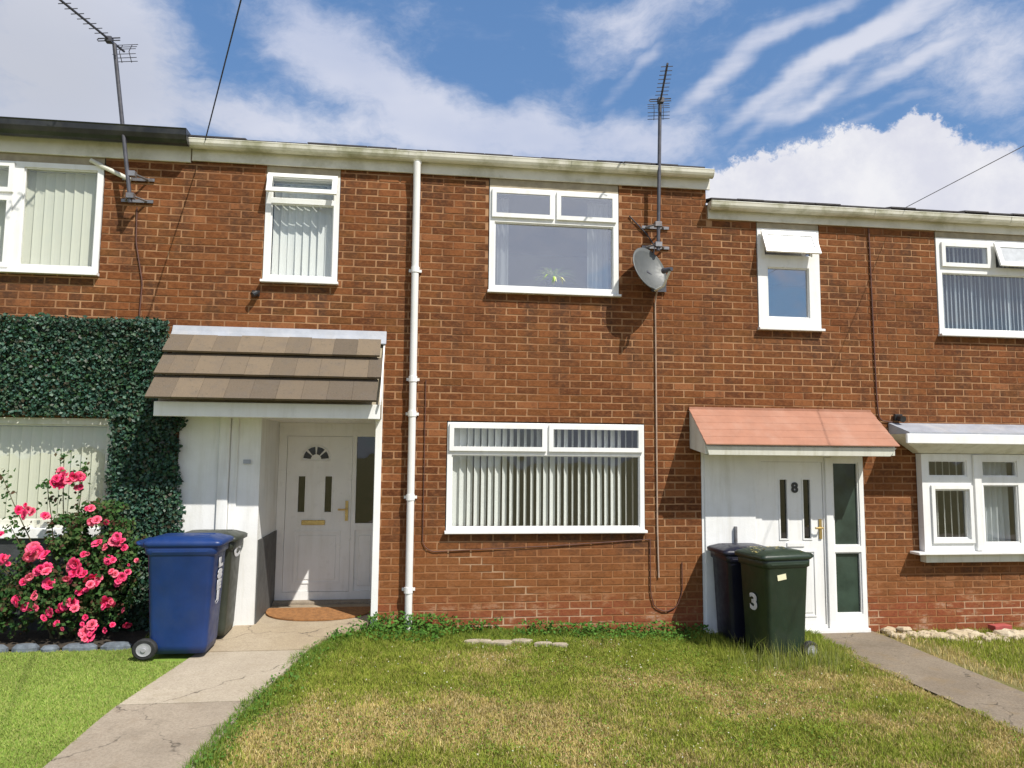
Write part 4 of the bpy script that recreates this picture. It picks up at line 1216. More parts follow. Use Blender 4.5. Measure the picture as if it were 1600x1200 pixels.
def wheelie_bin(label, loc, facing, mat, lidmat, H=0.94, marks=None, sticker=False, yaw=0, lx=1.0):
    """local: front faces +X, wheels and handle at -X"""
    t_ = thing('wheelie_bin', label, 'bin', loc, 'wheelie bins by the front doors')
    rz = Matrix.Rotation(facing + R(yaw), 4, 'Z') @ Matrix.Diagonal((lx, 1, 1, 1))
    MW = Matrix.Translation(loc) @ rz

    def put(name, mb, mt, **kw):
        mb.v = [tuple(MW @ Vector(p)) for p in mb.v]
        return obj(name, mb, mt, t_, **kw)
    hb = H - 0.055
    rg = [rrect(0.0, 0, 0.19, 0.185, 0.04, 0.035), rrect(-0.0, 0, 0.200, 0.19, 0.04, 0.10), rrect(-0.005, 0, 0.235, 0.208, 0.04, hb - 0.10),
          rrect(-0.005, 0, 0.238, 0.210, 0.04, hb - 0.095), rrect(-0.005, 0, 0.252, 0.220, 0.04, hb - 0.085), rrect(-0.005, 0, 0.256, 0.222, 0.04, hb)]
    put('body', MB().loft(rg), mat, smooth=True, bevel=0.0)
    # lid: overhanging, domed, with lip
    lg = [rrect(0.005, 0, 0.268, 0.228, 0.045, hb - 0.022), rrect(0.005, 0, 0.276, 0.233, 0.045, hb - 0.018), rrect(0.005, 0, 0.278, 0.234, 0.045, hb + 0.012),
          rrect(0.0, 0, 0.262, 0.220, 0.045, hb + 0.026), rrect(-0.01, 0, 0.20, 0.17, 0.05, hb + 0.052), rrect(-0.02, 0, 0.08, 0.12, 0.04, hb + 0.058)]
    ld = put('lid', MB().loft(lg), lidmat, smooth=True)
    put('lid_handle', MB().box(0.05, 0.17, -0.10, -0.07, hb + 0.036, hb + 0.060).box(0.05, 0.17, 0.07, 0.10, hb + 0.036, hb + 0.060), lidmat, bevel=0.006)
    put('grip_slot', MB().box(0.04, 0.18, -0.150, -0.118, hb + 0.040, hb + 0.052), M['black'])
    put('handle', MB().tube([(-0.25, -0.17, hb - 0.03), (-0.315, -0.17, hb + 0.0), (-0.325, -0.15, hb + 0.005), (-0.325, 0.15, hb + 0.005), (-0.315, 0.17, hb + 0.0), (-0.25, 0.17, hb - 0.03)], 0.014, 8)
        .tube([(-0.27, -0.20, hb + 0.012), (-0.27, 0.20, hb + 0.012)], 0.02, 8), mat, smooth=True)
    put('axle', MB().tube([(-0.20, -0.24, 0.09), (-0.20, 0.24, 0.09)], 0.011, 8), M['metal_dark'])
    for s_ in (-1, 1):
        ya, yb = s_ * 0.195, s_ * 0.245
        cs = lambda r_, y: [(-0.215 + r_ * math.cos(a), y, 0.085 + r_ * math.sin(a)) for a in [2 * math.pi * k / 20 for k in range(20)]]
        wv = put('wheel', MB().loft([cs(.074, ya), cs(.085, ya + s_ * .006), cs(.085, yb - s_ * .008), cs(.074, yb)]), M['rubber'])
        hb_ = MB().loft([cs(.052, yb + s_ * .001), cs(.052, yb + s_ * .005), cs(.040, yb + s_ * .003), cs(.018, yb + s_ * .004), cs(.016, yb + s_ * .014)])
        hb_.v = [tuple(MW @ Vector(p)) for p in hb_.v]
        obj('hub', hb_, M['hub'], wv)
    if marks:
        for ch, z, size in marks:
            # on the front face, following its slope
            slope_ = math.atan2(0.035, hb - 0.2)
            u = (z - 0.10) / (hb - 0.20)
            xf = 0.200 + (0.230 - 0.200) * u + 0.009
            mw = MW @ Matrix.Translation((xf, 0.0, z)) @ Matrix.Rotation(slope_, 4, 'Y') @ Matrix.Rotation(R(90), 4, 'Z') @ Matrix.Rotation(R(90), 4, 'X') @ Matrix.Diagonal((2.3 if size < .2 else 1.2, 1, 1, 1))
            text_mesh('marking', ch, size, M['white_paint'], t_, mw, 0.0015, 0.008)
    if sticker:
        sy_ = 1 if sticker > 0 else -1
        put('sticker', MB().box(0.02, 0.115, min(sy_ * 0.2075, sy_ * 0.212), max(sy_ * 0.2075, sy_ * 0.212), hb - 0.20, hb - 0.15, Matrix.Rotation(R(8), 3, 'Y'), (0.06, 0, hb - .17)), M['sticker'])
    # moulded side rib and base foot
    for s_ in (-1, 1):
        put('rib', MB().box(-0.20, 0.19, s_ * 0.2215 - .003, s_ * 0.2215 + .003, hb - 0.07, hb - 0.055), mat, bevel=0.002)
    return t_


wheelie_bin('bright blue wheelie bin with white letters on its front, beside the rose bush', (-1.925, -0.765, 0.155), 0, M['bin_blue'], M['bin_blue'], H=0.985, lx=1.14,
            marks=[('L', .75, .10), ('8', .65, .10), ('E', .56, .10), ('J', .47, .10)])
wheelie_bin('dark green wheelie bin between the blue bin and the white boarded pier', (-1.87, -0.285, 0.175), 0, M['bin_olive'], M['bin_olive'], H=0.945,
            marks=[('C', .76, .13)])
wheelie_bin('dark green wheelie bin with a cream sticker, in long grass before the white door', (3.37, -0.79, 0.0), math.pi, M['bin_green'], M['bin_green'], H=0.985, yaw=11,
            marks=[('3', .50, .20)], sticker=1)
wheelie_bin('dark navy wheelie bin behind the green one, against the white door panel', (3.29, -0.28, 0.0), math.pi, M['bin_navy'], M['bin_navy'], H=0.96)


# ------------------------------------------------------------------ leaves, ivy, roses
def leaf_cloud(P, N, size, cols, fold=0.25, asp=0.62, jit=0.7):
    """P (n,3) positions, N (n,3) rough normals, size (n,), cols (n,3) -> V,F,C : a folded 4-point leaf each"""
    n = len(P)
    N = N + rng.normal(0, jit, (n, 3)); N /= np.linalg.norm(N, axis=1)[:, None]
    Tt = rng.normal(0, 1, (n, 3)); Tt -= (Tt * N).sum(1)[:, None] * N; Tt /= np.linalg.norm(Tt, axis=1)[:, None]
    B = np.cross(N, Tt)
    s = size[:, None]
    p0 = P - Tt * s * .5; p2 = P + Tt * s * .5; mid = P + N * s * (-fold * .35)
    p1 = mid * 1 + B * s * asp * .5 + N * s * fold * .6; p3 = mid - B * s * asp * .5 + N * s * fold * .6
    V = np.stack([p0, p1, p2, p3], 1).reshape(-1, 3)
    i = np.arange(n)[:, None] * 4
    F = np.concatenate([i + np.array([[0, 1, 2]]), i + np.array([[0, 2, 3]])], 0)
    Cc = np.repeat(cols, 4, 0)
    return V, F, Cc


def pick(n, stops):
    """random colours between the given ones"""
    st = np.array(stops); a = rng.integers(0, len(st), n); b = rng.integers(0, len(st), n); u = rng.random((n, 1))
    return st[a] * (1 - u) + st[b] * u


iv = thing('ivy_screen', 'dark green artificial ivy screen fixed around the lower left window', 'ivy screen', (-3, 0, 2.2))
obj('backing', MB().box(-5.8, -2.44, -0.045, -0.032, 2.22, 3.12).box(-2.855, -2.315, -0.045, -0.032, 0.1, 2.219), M['bin_green'], iv)
n = 23000
PX = np.empty((0, 3))
a_ = np.stack([rng.uniform(-5.8, -2.37, n), rng.uniform(-0.13, -0.045, n), rng.uniform(2.17, 3.15, n)], 1)
keep = a_[:, 0] < -2.40 + 0.0 * a_[:, 2] - np.clip(2.9 - a_[:, 2], 0, 1) * 0.12 + 0.06 * (fbm(a_[:, 2] * 12, a_[:, 2] * 0, 6) - .4)
a_ = a_[keep & (a_[:, 2] < 3.085 + 0.09 * fbm(a_[:, 0] * 9, a_[:, 2] * 0, 3))]
b_ = np.stack([rng.uniform(-2.89, -2.15, 13000), rng.uniform(-0.14, -0.045, 13000), rng.uniform(0.15, 2.22, 13000)], 1)
edge = -2.245 + 0.09 * (fbm(b_[:, 2] * 7, b_[:, 2] * 0 + 3, 5) * 2 - 1) + np.clip(1.75 - b_[:, 2], 0, .5) * 0.14
b_ = b_[b_[:, 0] < edge]
PX = np.vstack([a_, b_])
N_ = np.tile(np.array([[0.1, -1.0, 0.45]]), (len(PX), 1))
cl = pick(len(PX), [(0.012, 0.045, 0.026), (0.02, 0.075, 0.042), (0.03, 0.085, 0.06), (0.045, 0.10, 0.075), (0.05, 0.04, 0.022), (0.07, 0.13, 0.085), (0.04, 0.10, 0.035), (0.025, 0.06, 0.02)])
cl *= (0.7 + 0.7 * fbm(PX[:, 0] * 3, PX[:, 2] * 3, 8))[:, None]
V, F, Cc = leaf_cloud(PX, N_, rng.uniform(.022, .050, len(PX)), cl, 0.3, 0.7, 0.85)
mesh_np('foliage', V, F, M['ivy'], iv, Cc, kind='stuff')

# flower bed: soil, stones
bed = obj('flower_bed', MB().quad((-5.8, -0.62, 0.165), (-2.38, -0.60, 0.172), (-2.38, -0.03, 0.20), (-5.8, -0.03, 0.20)), M['soil']); bed['kind'] = 'structure'
bed['label'] = 'dark soil bed along the foot of the left house'
x = -5.4; rr = random.Random(3); edg = thing('stone_edging', 'low row of bluish stones edging the rose bed', 'edging', (-3.6, -0.6, 0.15))
while x < -2.55:
    wst = rr.uniform(.16, .34); hgt = rr.uniform(.05, .065); yy = -0.62 + rr.uniform(-.015, .015)
    ring = lambda z, k: [(x + wst / 2 + (wst / 2 - .006) * k * math.cos(a) * (1.15 if abs(math.cos(a)) < .8 else 1), yy + .05 * k * math.sin(a) * 1.1 + rr.uniform(-.004, .004), z) for a in [2 * math.pi * q / 8 + .39 for q in range(8)]]
    obj('stone', MB().loft([ring(.13, 1), ring(.15 + hgt * .6, .98), ring(.15 + hgt, .72)]), M['stone'], edg)
    x += wst + .002

# rose bush
rb = thing('rose_bush', 'bushy pink rose in flower in front of the left window', 'rose bush', (-3.0, -0.35, 0.18))
tips = [(-3.62, -.45, 1.62), (-3.12, -.45, 1.80), (-2.97, -.4, 1.70), (-3.5, -.5, 1.20), (-3.25, -.45, 1.55), (-2.75, -.45, 1.35), (-2.55, -.45, 1.15), (-3.75, -.45, .95), (-2.6, -.5, .8), (-3.4, -.5, .9), (-2.95, -.5, 1.2), (-3.0, -.6, .7), (-3.3, -.6, .6), (-2.45, -.42, 1.05)]
sm_ = MB(); stem_pts = []
for tp in tips:
    b0 = Vector((-3.05 + rr.uniform(-.18, .18), -.30 + rr.uniform(-.05, .05), .17)); b1 = Vector(tp)
    md = b0.lerp(b1, .5) + Vector((rr.uniform(-.1, .1), rr.uniform(-.08, .03), .12))
    P_ = [(b0 * (1 - u) ** 2 + md * 2 * u * (1 - u) + b1 * u * u) for u in [i / 8 for i in range(9)]]
    sm_.tube(P_, [.010 * (1 - .75 * i / 8) for i in range(9)], 5); stem_pts += P_[3:]
obj('stem', sm_, M['stem'], rb)
pos_ = []
for i in range(10500):
    k = rr.random()
    if k < .82:
        c_ = rr.choice([(-3.05, -.42, .62, .46, .24, .38), (-2.72, -.42, .75, .30, .2, .45), (-3.45, -.42, .55, .40, .2, .32), (-2.78, -.36, 1.18, .26, .14, .25), (-3.75, -.4, .5, .3, .15, .3), (-3.05, -.4, 1.1, .2, .14, .2)])
        v = np.array([rr.gauss(0, 1) for _ in range(3)]); v /= np.linalg.norm(v); v *= rr.random() ** .38
        p = (c_[0] + v[0] * c_[3], min(c_[1] + v[1] * c_[4], -.1), c_[2] + v[2] * c_[5])
        if vnoise(np.array([p[0] * 7]), np.array([p[2] * 7]), 4)[0] < .22: continue
    else:
        q = rr.choice(stem_pts); p = (q.x + rr.gauss(0, .035), q.y + rr.gauss(0, .03), q.z + rr.gauss(0, .035))
    if p[2] < .2: continue
    pos_.append(p)
PX = np.array(pos_)
N_ = np.stack([(PX[:, 0] + 3.05) * .6, (PX[:, 1] + .2) * 2 - .4, np.full(len(PX), .55)], 1)
cl = pick(len(PX), [(0.03, 0.075, 0.018), (0.05, 0.12, 0.03), (0.075, 0.16, 0.04), (0.10, 0.15, 0.05), (0.10, 0.045, 0.03), (0.035, 0.09, 0.03)])
V, F, Cc = leaf_cloud(PX, N_, rng.uniform(.028, .055, len(PX)), cl, .25, .65, .6)
mesh_np('foliage', V, F, M['leaf'], rb, Cc, kind='stuff')
# petals: five rose head variants
rose_meshes = []
for k in range(6):
    q = random.Random(40 + k); mb = MB(); 
    for ring_, (np_, r0, rad, tiltd, pw) in enumerate([(7, .012, .042, 62, .042), (6, .008, .034, 42, .036), (5, .005, .024, 22, .028), (4, .003, .014, 8, .02)]):
        for j in range(np_):
            a = 2 * math.pi * (j + ring_ * .5 + q.uniform(-.15, .15)) / np_; tl = R(tiltd + q.uniform(-12, 12))
            ca, sa = math.cos(a), math.sin(a)
            def P3(u, s_):   # u outwards, s_ sideways
                rr_ = r0 + rad * u * math.sin(tl); zz = rad * u * math.cos(tl) + .004 * (3 - ring_) * 0 - .010 * (u > .9) * (ring_ == 0)
                return (ca * rr_ - sa * s_, sa * rr_ + ca * s_, zz + abs(s_) * .35)
            w_ = pw * .5
            b0 = len(mb.v)
            mb.v += [P3(0, -w_ * .4), P3(0, w_ * .4), P3(.6, w_), P3(1, w_ * .65), P3(1.04, 0), P3(1, -w_ * .65), P3(.6, -w_)]
            mb.f += [(b0, b0 + 1, b0 + 2, b0 + 6), (b0 + 6, b0 + 2, b0 + 3, b0 + 5), (b0 + 5, b0 + 3, b0 + 4)]
    me = bpy.data.meshes.new('flower'); me.from_pydata(mb.v, [], mb.f); me.materials.append(M['petal_pale'] if k > 3 else M['petal'])
    me.polygons.foreach_set('use_smooth', [True] * len(me.polygons))
    rose_meshes.append(me)
FL = [(-3.12, -0.52, 1.605, 1.3), (-3.054, -0.52, 1.639, 1.3), (-3.013, -0.52, 1.583, 1.1), (-3.085, -0.52, 1.549, 1.2), (-3.159, -0.52, 1.56, 1.0), (-2.984, -0.52, 1.622, 1.0), (-3.362, -0.52, 1.293, 1.0), (-3.311, -0.52, 1.315, 1.1), (-3.349, -0.52, 1.337, 0.9), (-2.807, -0.52, 1.231, 1.1), (-2.776, -0.52, 1.247, 0.8), (-3.29, -0.52, 0.996, 1.3), (-3.22, -0.58, 0.981, 1.3), (-3.295, -0.58, 0.949, 1.1), (-3.156, -0.58, 0.959, 0.9), (-3.209, -0.58, 0.813, 1.0), (-3.258, -0.58, 0.776, 1.0), (-3.143, -0.58, 0.839, 1.0), (-3.127, -0.58, 0.817, 0.9), (-3.51, -0.58, 0.886, 1.0), (-3.482, -0.58, 0.929, 1.0), (-3.115, -0.58, 0.709, 1.0), (-2.943, -0.58, 0.853, 1.2), (-2.892, -0.58, 0.88, 1.1), (-2.908, -0.58, 0.799, 1.2), (-2.844, -0.58, 0.782, 1.1), (-2.781, -0.58, 0.759, 1.2), (-2.727, -0.58, 0.742, 1.1), (-2.746, -0.58, 0.704, 1.0), (-2.845, -0.58, 0.956, 0.9), (-2.769, -0.52, 1.036, 1.1), (-2.737, -0.52, 1.047, 0.8), (-2.632, -0.52, 1.057, 1.0), (-2.568, -0.52, 1.057, 1.0), (-2.642, -0.58, 0.9, 1.0), (-2.59, -0.58, 0.91, 0.9), (-2.583, -0.58, 0.789, 1.0), (-2.529, -0.58, 0.756, 1.1), (-2.548, -0.58, 0.723, 0.9), (-3.335, -0.58, 0.562, 1.1), (-3.292, -0.58, 0.518, 1.1), (-3.25, -0.58, 0.507, 1.0), (-3.357, -0.58, 0.583, 0.8), (-3.236, -0.58, 0.603, 0.8), (-3.074, -0.58, 0.477, 1.1), (-3.024, -0.58, 0.503, 1.1), (-2.973, -0.58, 0.513, 1.2), (-2.924, -0.58, 0.544, 1.2), (-2.89, -0.58, 0.5, 1.0), (-2.904, -0.58, 0.565, 1.0), (-2.643, -0.58, 0.55, 1.3), (-2.631, -0.58, 0.518, 1.0), (-2.877, -0.58, 0.63, 0.8), (-2.481, -0.58, 0.477, 0.8), (-2.469, -0.58, 0.347, 1.1), (-2.739, -0.58, 0.314, 1.3), (-2.805, -0.58, 0.294, 1.2), (-2.792, -0.58, 0.251, 1.0), (-2.634, -0.58, 0.307, 0.9), (-3.036, -0.58, 0.369, 0.8), (-2.965, -0.58, 0.718, 0.7), (-2.409, -0.58, 0.897, 0.7), (-2.812, -0.58, 0.413, 0.7)]
FL += [(-3.44, -.5, 1.33, .9), (-3.0, -.45, 1.52, .8), (-2.72, -.42, 1.22, .8), (-2.60, -.45, 1.02, .8), (-3.55, -.5, 1.12, .8), (-2.86, -.42, 1.34, .7), (-3.22, -.5, 1.28, .8), (-3.13, -.45, 1.67, .9)]
for fx, fy, fz, s_ in FL:
    o = bpy.data.objects.new('flower', rose_meshes[rr.randrange(6)])
    C.objects.link(o); o.parent = rb
    o.location = Vector((fx + rr.uniform(-.01, .01), fy + rr.uniform(-.05, .03), fz)) - WL[rb.name]
    dv = Vector((rr.gauss(0.1, .6), -1, rr.gauss(.5, .6)))
    o.rotation_euler = dv.to_track_quat('Z', 'Y').to_euler()
    s_ = s_ * rr.uniform(.62, 1.08); o.scale = (s_, s_, s_ * .9)
    if rr.random() < .75:
        o2 = o.copy(); o2.data = rose_meshes[rr.randrange(6)]; C.objects.link(o2)
        o2.location = o.location + Vector((rr.uniform(-.06, .06), rr.uniform(-.03, .03), rr.uniform(-.05, .05)))
        o2.rotation_euler = Vector((rr.gauss(0.1, .6), -1, rr.gauss(.5, .6))).to_track_quat('Z', 'Y').to_euler(); o2.scale = o.scale * rr.uniform(.6, .95)

# ------------------------------------------------------------------ grass
def blades(X, Y, Z, h, w, cols, lean=0.5):
    """one bent blade (three triangles) per point"""
    n = len(X)
    a = rng.uniform(0, 2 * math.pi, n); l = np.abs(rng.normal(0, lean, n)) * h; b = rng.uniform(0, 2 * math.pi, n)
    sx_, sy_ = np.cos(a) * w / 2, np.sin(a) * w / 2
    lx, ly = np.cos(b) * l, np.sin(b) * l
    P = np.stack([X, Y, Z], 1)
    v0 = P + np.stack([sx_, sy_, -0.005 + 0 * Z], 1); v1 = P - np.stack([sx_, sy_, 0.005 + 0 * Z], 1)
    mid = P + np.stack([lx * .38, ly * .38, h * .58], 1); q_ = np.stack([sx_, sy_, 0 * h], 1) * .75
    v2 = mid + q_; v3 = mid - q_
    v4 = P + np.stack([lx, ly, h], 1)
    V = np.stack([v0, v1, v2, v3, v4], 1).reshape(-1, 3)
    i = np.arange(n)[:, None] * 5
    F = np.concatenate([i + np.array([[0, 1, 2]]), i + np.array([[1, 3, 2]]), i + np.array([[2, 3, 4]])], 0)
    return V, F, np.repeat(cols, 5, 0)


GREEN = [(0.21, 0.28, 0.035), (0.28, 0.34, 0.045), (0.34, 0.385, 0.065), (0.40, 0.39, 0.085)]
DRY = [(0.60, 0.46, 0.20), (0.70, 0.57, 0.30), (0.50, 0.40, 0.14), (0.42, 0.37, 0.11)]
n = 340000
X = rng.uniform(-1.6, 4.3, n); Y = rng.uniform(-4.2, -0.02, n) ** 1.0
ok = ((X > path_r(Y) - 0.07 * fbm(Y * 11, Y * 0 + 4, 90) + .02) & (X < 4.02 + 0.20 * fbm(Y * 9, Y * 0, 2)))
X, Y = X[ok], Y[ok]
dry = fbm(X * 1.1 + 3, Y * 1.1, 11) * .9 + fbm(X * 4, Y * 4, 12) * .45
for cx, cy, r_, a in ((-.45, -2.35, .6, .5), (.52, -2.2, .6, .5), (1.8, -1.6, .55, .20), (2.4, -2.4, .7, .16), (3.2, -1.3, .5, .12), (.3, -1.9, .5, .1), (3.8, -.9, .4, .2)):
    dry += a * np.exp(-((X - cx) ** 2 + (1.6 * (Y - cy)) ** 2) / r_ ** 2)
near_wall = np.clip((Y + 1.0) / .9, 0, 1); dry -= near_wall * .35
edge = np.clip(1 - (X - path_r(Y)) / .35, 0, 1); dry -= edge * .45
pd = np.clip((dry - .50) / .36, 0.08, .95)
isd = rng.random(len(X)) < pd
cl = np.where(isd[:, None], pick(len(X), DRY), pick(len(X), GREEN))
cl *= (0.58 + .38 * fbm(X * 6, Y * 6, 20) + .42 * fbm(X * 17, Y * 17, 21))[:, None]
fresh = np.clip(edge + near_wall * .6, 0, 1)[:, None] * (~isd)[:, None]
cl = cl * (1 - .55 * fresh) + np.array([0.09, 0.20, 0.025]) * .55 * fresh
h = rng.uniform(.018, .046, len(X)) * (.35 + .45 * fbm(X * 3, Y * 3, 31) + .75 * fbm(X * 14, Y * 14, 32) ** 1.5) * np.where(isd, .7, 1.0)
h *= 1 + near_wall * .5 + edge * .25 + near_wall * .3
tall = np.exp(-(((X - 3.6) / .55) ** 2 + ((Y + 1.0) / .42) ** 2)); h *= 1 + .25 * tall
V, F, Cc = blades(X, Y, hh(X, Y), h, rng.uniform(.0040, .0078, len(X)) * (1 - .3 * tall), cl, .75)
g = mesh_np('lawn_grass', V, F, M['grass'], None, Cc)
tag(g, 'patchy mown lawn with dry straw coloured areas before the middle house', 'grass', kind='stuff')

# seed stalks and long grass round the green bin
n = 4200
X = rng.normal(3.42, .30, n); Y = rng.normal(-1.10, .15, n); ok = (X > 2.7) & (X < 3.95) & (fbm(X * 7, Y * 7, 91) > .45) & (Y < -.98) | ((X > 2.85) & (X < 3.12) & (Y < -.4)); X, Y = X[ok], np.clip(Y[ok], -1.5, -.05)
cl = pick(len(X), GREEN + [(0.30, 0.30, 0.11), (0.35, 0.36, 0.16)])
V1, F1, C1 = blades(X, Y, hh(X, Y), rng.uniform(.03, .13, len(X)) * (1 + 1.1 * (rng.random(len(X)) < .2)), rng.uniform(.003, .005, len(X)), cl, .35)
n = 4200
X = rng.uniform(2.75, 4.1, n); Y = rng.uniform(-1.05, -.03, n); ok = (X < 3.08) | ((X > 3.68) & (X < 4.0) & (Y < -.35)); X, Y = X[ok], Y[ok]
V2, F2, C2 = blades(X, Y, hh(X, Y), rng.uniform(.04, .14, len(X)), rng.uniform(.003, .006, len(X)), pick(len(X), GREEN), .4)
F2 = F2 + len(V1)
g = mesh_np('long_grass', np.vstack([V1, V2]), np.vstack([F1, F2]), M['grass'], None, np.vstack([C1, C2]))
tag(g, 'long unmown grass and seed stalks around the green bin', 'grass', kind='stuff')

# broad-leaved weeds and clover at the foot of the wall and along the path edge
n = 3000
X = np.concatenate([rng.uniform(-.42, 3.0, n), rng.uniform(-.8, .3, n // 3)]); Y = np.concatenate([-.04 - np.abs(rng.normal(0, .14, n)), rng.uniform(-.5, -.04, n // 3)])
ok = (X > path_r(Y) + .01) & (fbm(X * 2.2, Y * 2.2, 40) + .25 * np.exp(-((X + .2) / .45) ** 2) > .40) & ~((X > .45) & (X < 1.5) & (Y < -.26) & (Y > -.62)); X, Y = X[ok], Y[ok]
hump = .05 + .09 * fbm(X * 3.5, Y * 3.5, 41) + .05 * np.exp(-((X + .1) / .35) ** 2) + .05 * (Y > -.2)
Z = hh(X, Y) + rng.random(len(X)) * hump
Ncl = pick(len(X), [(0.06, 0.15, 0.02), (0.09, 0.21, 0.03), (0.12, 0.25, 0.045), (0.05, 0.11, 0.02)])
V, F, Cc = leaf_cloud(np.stack([X, Y, Z], 1), np.tile([[0, -.35, 1.0]], (len(X), 1)), rng.uniform(.018, .045, len(X)), Ncl, .2, .7, .55)
n = 500
Y2 = rng.uniform(-4.2, -.5, n); X2 = path_r(Y2) - .03 + np.abs(rng.normal(0, .11, n)); Z2 = hh(X2, Y2) + .025 + rng.random(n) * .035
V3, F3, C3 = leaf_cloud(np.stack([X2, Y2, Z2], 1), np.tile([[0, -.3, 1.0]], (n, 1)), rng.uniform(.014, .032, n), pick(n, [(0.06, 0.15, 0.02), (0.09, 0.20, 0.03), (0.12, 0.23, 0.05)]), .2, .7, .5)
n = 14000   # clover leaves dotted over the lawn
X4 = rng.uniform(-1.2, 4.0, n); Y4 = rng.uniform(-4.0, -.3, n); ok = (X4 > path_r(Y4) + .05) & (fbm(X4 * 1.7, Y4 * 1.7, 50) > .53); X4, Y4 = X4[ok], Y4[ok]
V4, F4, C4 = leaf_cloud(np.stack([X4, Y4, hh(X4, Y4) + .02 + .025 * rng.random(len(X4))], 1), np.tile([[0, -.2, 1.0]], (len(X4), 1)), rng.uniform(.010, .022, len(X4)), pick(len(X4), [(0.10, 0.18, 0.02), (0.16, 0.24, 0.03), (0.22, 0.28, 0.05)]), .2, .8, .4)
n = 9000     # tufts mixed into the weeds
X6 = np.concatenate([rng.uniform(-.45, 3.1, n // 2), path_r(np.linspace(-4.2, -.3, n - n // 2)) - .06 + np.abs(rng.normal(0, .09, n - n // 2))])
Y6 = np.concatenate([-.03 - np.abs(rng.normal(0, .16, n // 2)), np.linspace(-4.2, -.3, n - n // 2)])
tf = fbm(X6 * 5, Y6 * 5, 95); ok = tf > .42; X6, Y6, tf = X6[ok], Y6[ok], tf[ok]
V6, F6, C6 = blades(X6, Y6, hh(X6, Y6), rng.uniform(.03, .085, len(X6)) * (tf + .3), rng.uniform(.004, .007, len(X6)), pick(len(X6), [(0.10, 0.20, 0.03), (0.15, 0.27, 0.04), (0.21, 0.32, 0.06), (0.30, 0.34, 0.09)]), .55)
mesh6 = mesh_np('grass_tufts', V6, F6, M['grass'], None, C6)
tag(mesh6, 'ragged green grass tufts along the wall foot and beside the pale path', 'grass', kind='stuff')
n = 700      # clover heads and pale specks
X5 = rng.uniform(-1.0, 3.9, n); Y5 = rng.uniform(-4.0, -.4, n); ok = (X5 > path_r(Y5) + .05) & (fbm(X5 * 2, Y5 * 2, 80) > .45); X5, Y5 = X5[ok], Y5[ok]
V5, F5, C5 = leaf_cloud(np.stack([X5, Y5, hh(X5, Y5) + .035 + .02 * rng.random(len(X5))], 1), np.tile([[0, -.6, 1.0]], (len(X5), 1)), rng.uniform(.008, .016, len(X5)), pick(len(X5), [(0.62, 0.60, 0.50), (0.50, 0.52, 0.34), (0.45, 0.38, 0.2)]), .3, .9, .5)
F3 = F3 + len(V); F4 = F4 + len(V) + len(V3)
g = mesh_np('weeds', np.vstack([V, V3, V4, V5]), np.vstack([F, F3, F4, F5 + len(V) + len(V3) + len(V4)]), M['leaf'], None, np.vstack([Cc, C3, C4, C5]))
tag(g, 'bright green weeds and clover along the wall foot and path edge', 'weeds', kind='stuff')

# artificial turf on the left
XS2 = np.linspace(-7.5, -1.6, 60); YS2 = np.linspace(-5.2, -0.02, 50)
gx, gy = np.meshgrid(XS2, YS2); pl_ = path_l(gy); gx = np.minimum(gx, pl_ - .005)
V = np.stack([gx.ravel(), gy.ravel(), (np.maximum(hh(gx, gy), hh(gx, gy)) - .0).ravel() + .004], 1)
i = np.arange(59)[None, :] + np.arange(49)[:, None] * 60
F = np.stack([i, i + 1, i + 61, i + 60], -1).reshape(-1, 4)
# clip to in front of the bed
keep = (V[F].mean(1)[:, 1] < -.64) | (V[F].mean(1)[:, 0] > -2.5)
tb = mesh_np('turf_base', V, F[keep], M['turf_base'], None, smooth=True); tb['kind'] = 'structure'; tb['label'] = 'backing sheet of the artificial turf'
n = 190000
X = rng.uniform(-5.2, -1.6, n); Y = rng.uniform(-4.0, -.05, n); ok = (X < path_l(Y) + .006) & ((Y < -.66) | (X > -2.4)) & ~((X > -2.2) & (X < -1.65) & (Y > -1.0)); X, Y = X[ok], Y[ok]
cl = pick(len(X), [(0.31, 0.40, 0.08), (0.37, 0.45, 0.10), (0.42, 0.48, 0.14), (0.27, 0.36, 0.07), (0.40, 0.40, 0.14)]) * (0.62 + .55 * fbm(X * 1.3, Y * 1.3, 60) + .25 * (fbm(X * 9, Y * 9, 61) - .5))[:, None]
V, F, Cc = blades(X, Y, hh(X, Y), rng.uniform(.012, .026, len(X)), rng.uniform(.0045, .0075, len(X)), cl, .8)
g = mesh_np('artificial_turf', V, F, M['turf'], None, Cc)
tag(g, 'bright lime green artificial turf left of the concrete path', 'turf', kind='stuff')

# grass right of the grey path, dry straw border
n = 42000
X = rng.uniform(4.78, 8.5, n); Y = rng.uniform(-3.5, -.05, n)
ok = (X > 4.83 + .10 * fbm(Y * 4, Y * 0 + 2, 70)) & ~((X < 5.1) & (rng.random(n) < .5)); X, Y = X[ok], Y[ok]
dr = np.clip(1.25 - (X - 4.85) / .35, 0, 1) + .4 * (fbm(X * 2, Y * 2, 71) > .6)
isd = rng.random(len(X)) < dr
cl = np.where(isd[:, None], pick(len(X), DRY), pick(len(X), GREEN))
V, F, Cc = blades(X, Y, hh(X, Y), rng.uniform(.02, .055, len(X)), rng.uniform(.0045, .008, len(X)), cl, .7)
g = mesh_np('lawn_grass', V, F, M['grass'], None, Cc)
tag(g, 'strip of green grass with a straw coloured border right of the grey path', 'grass', kind='stuff')

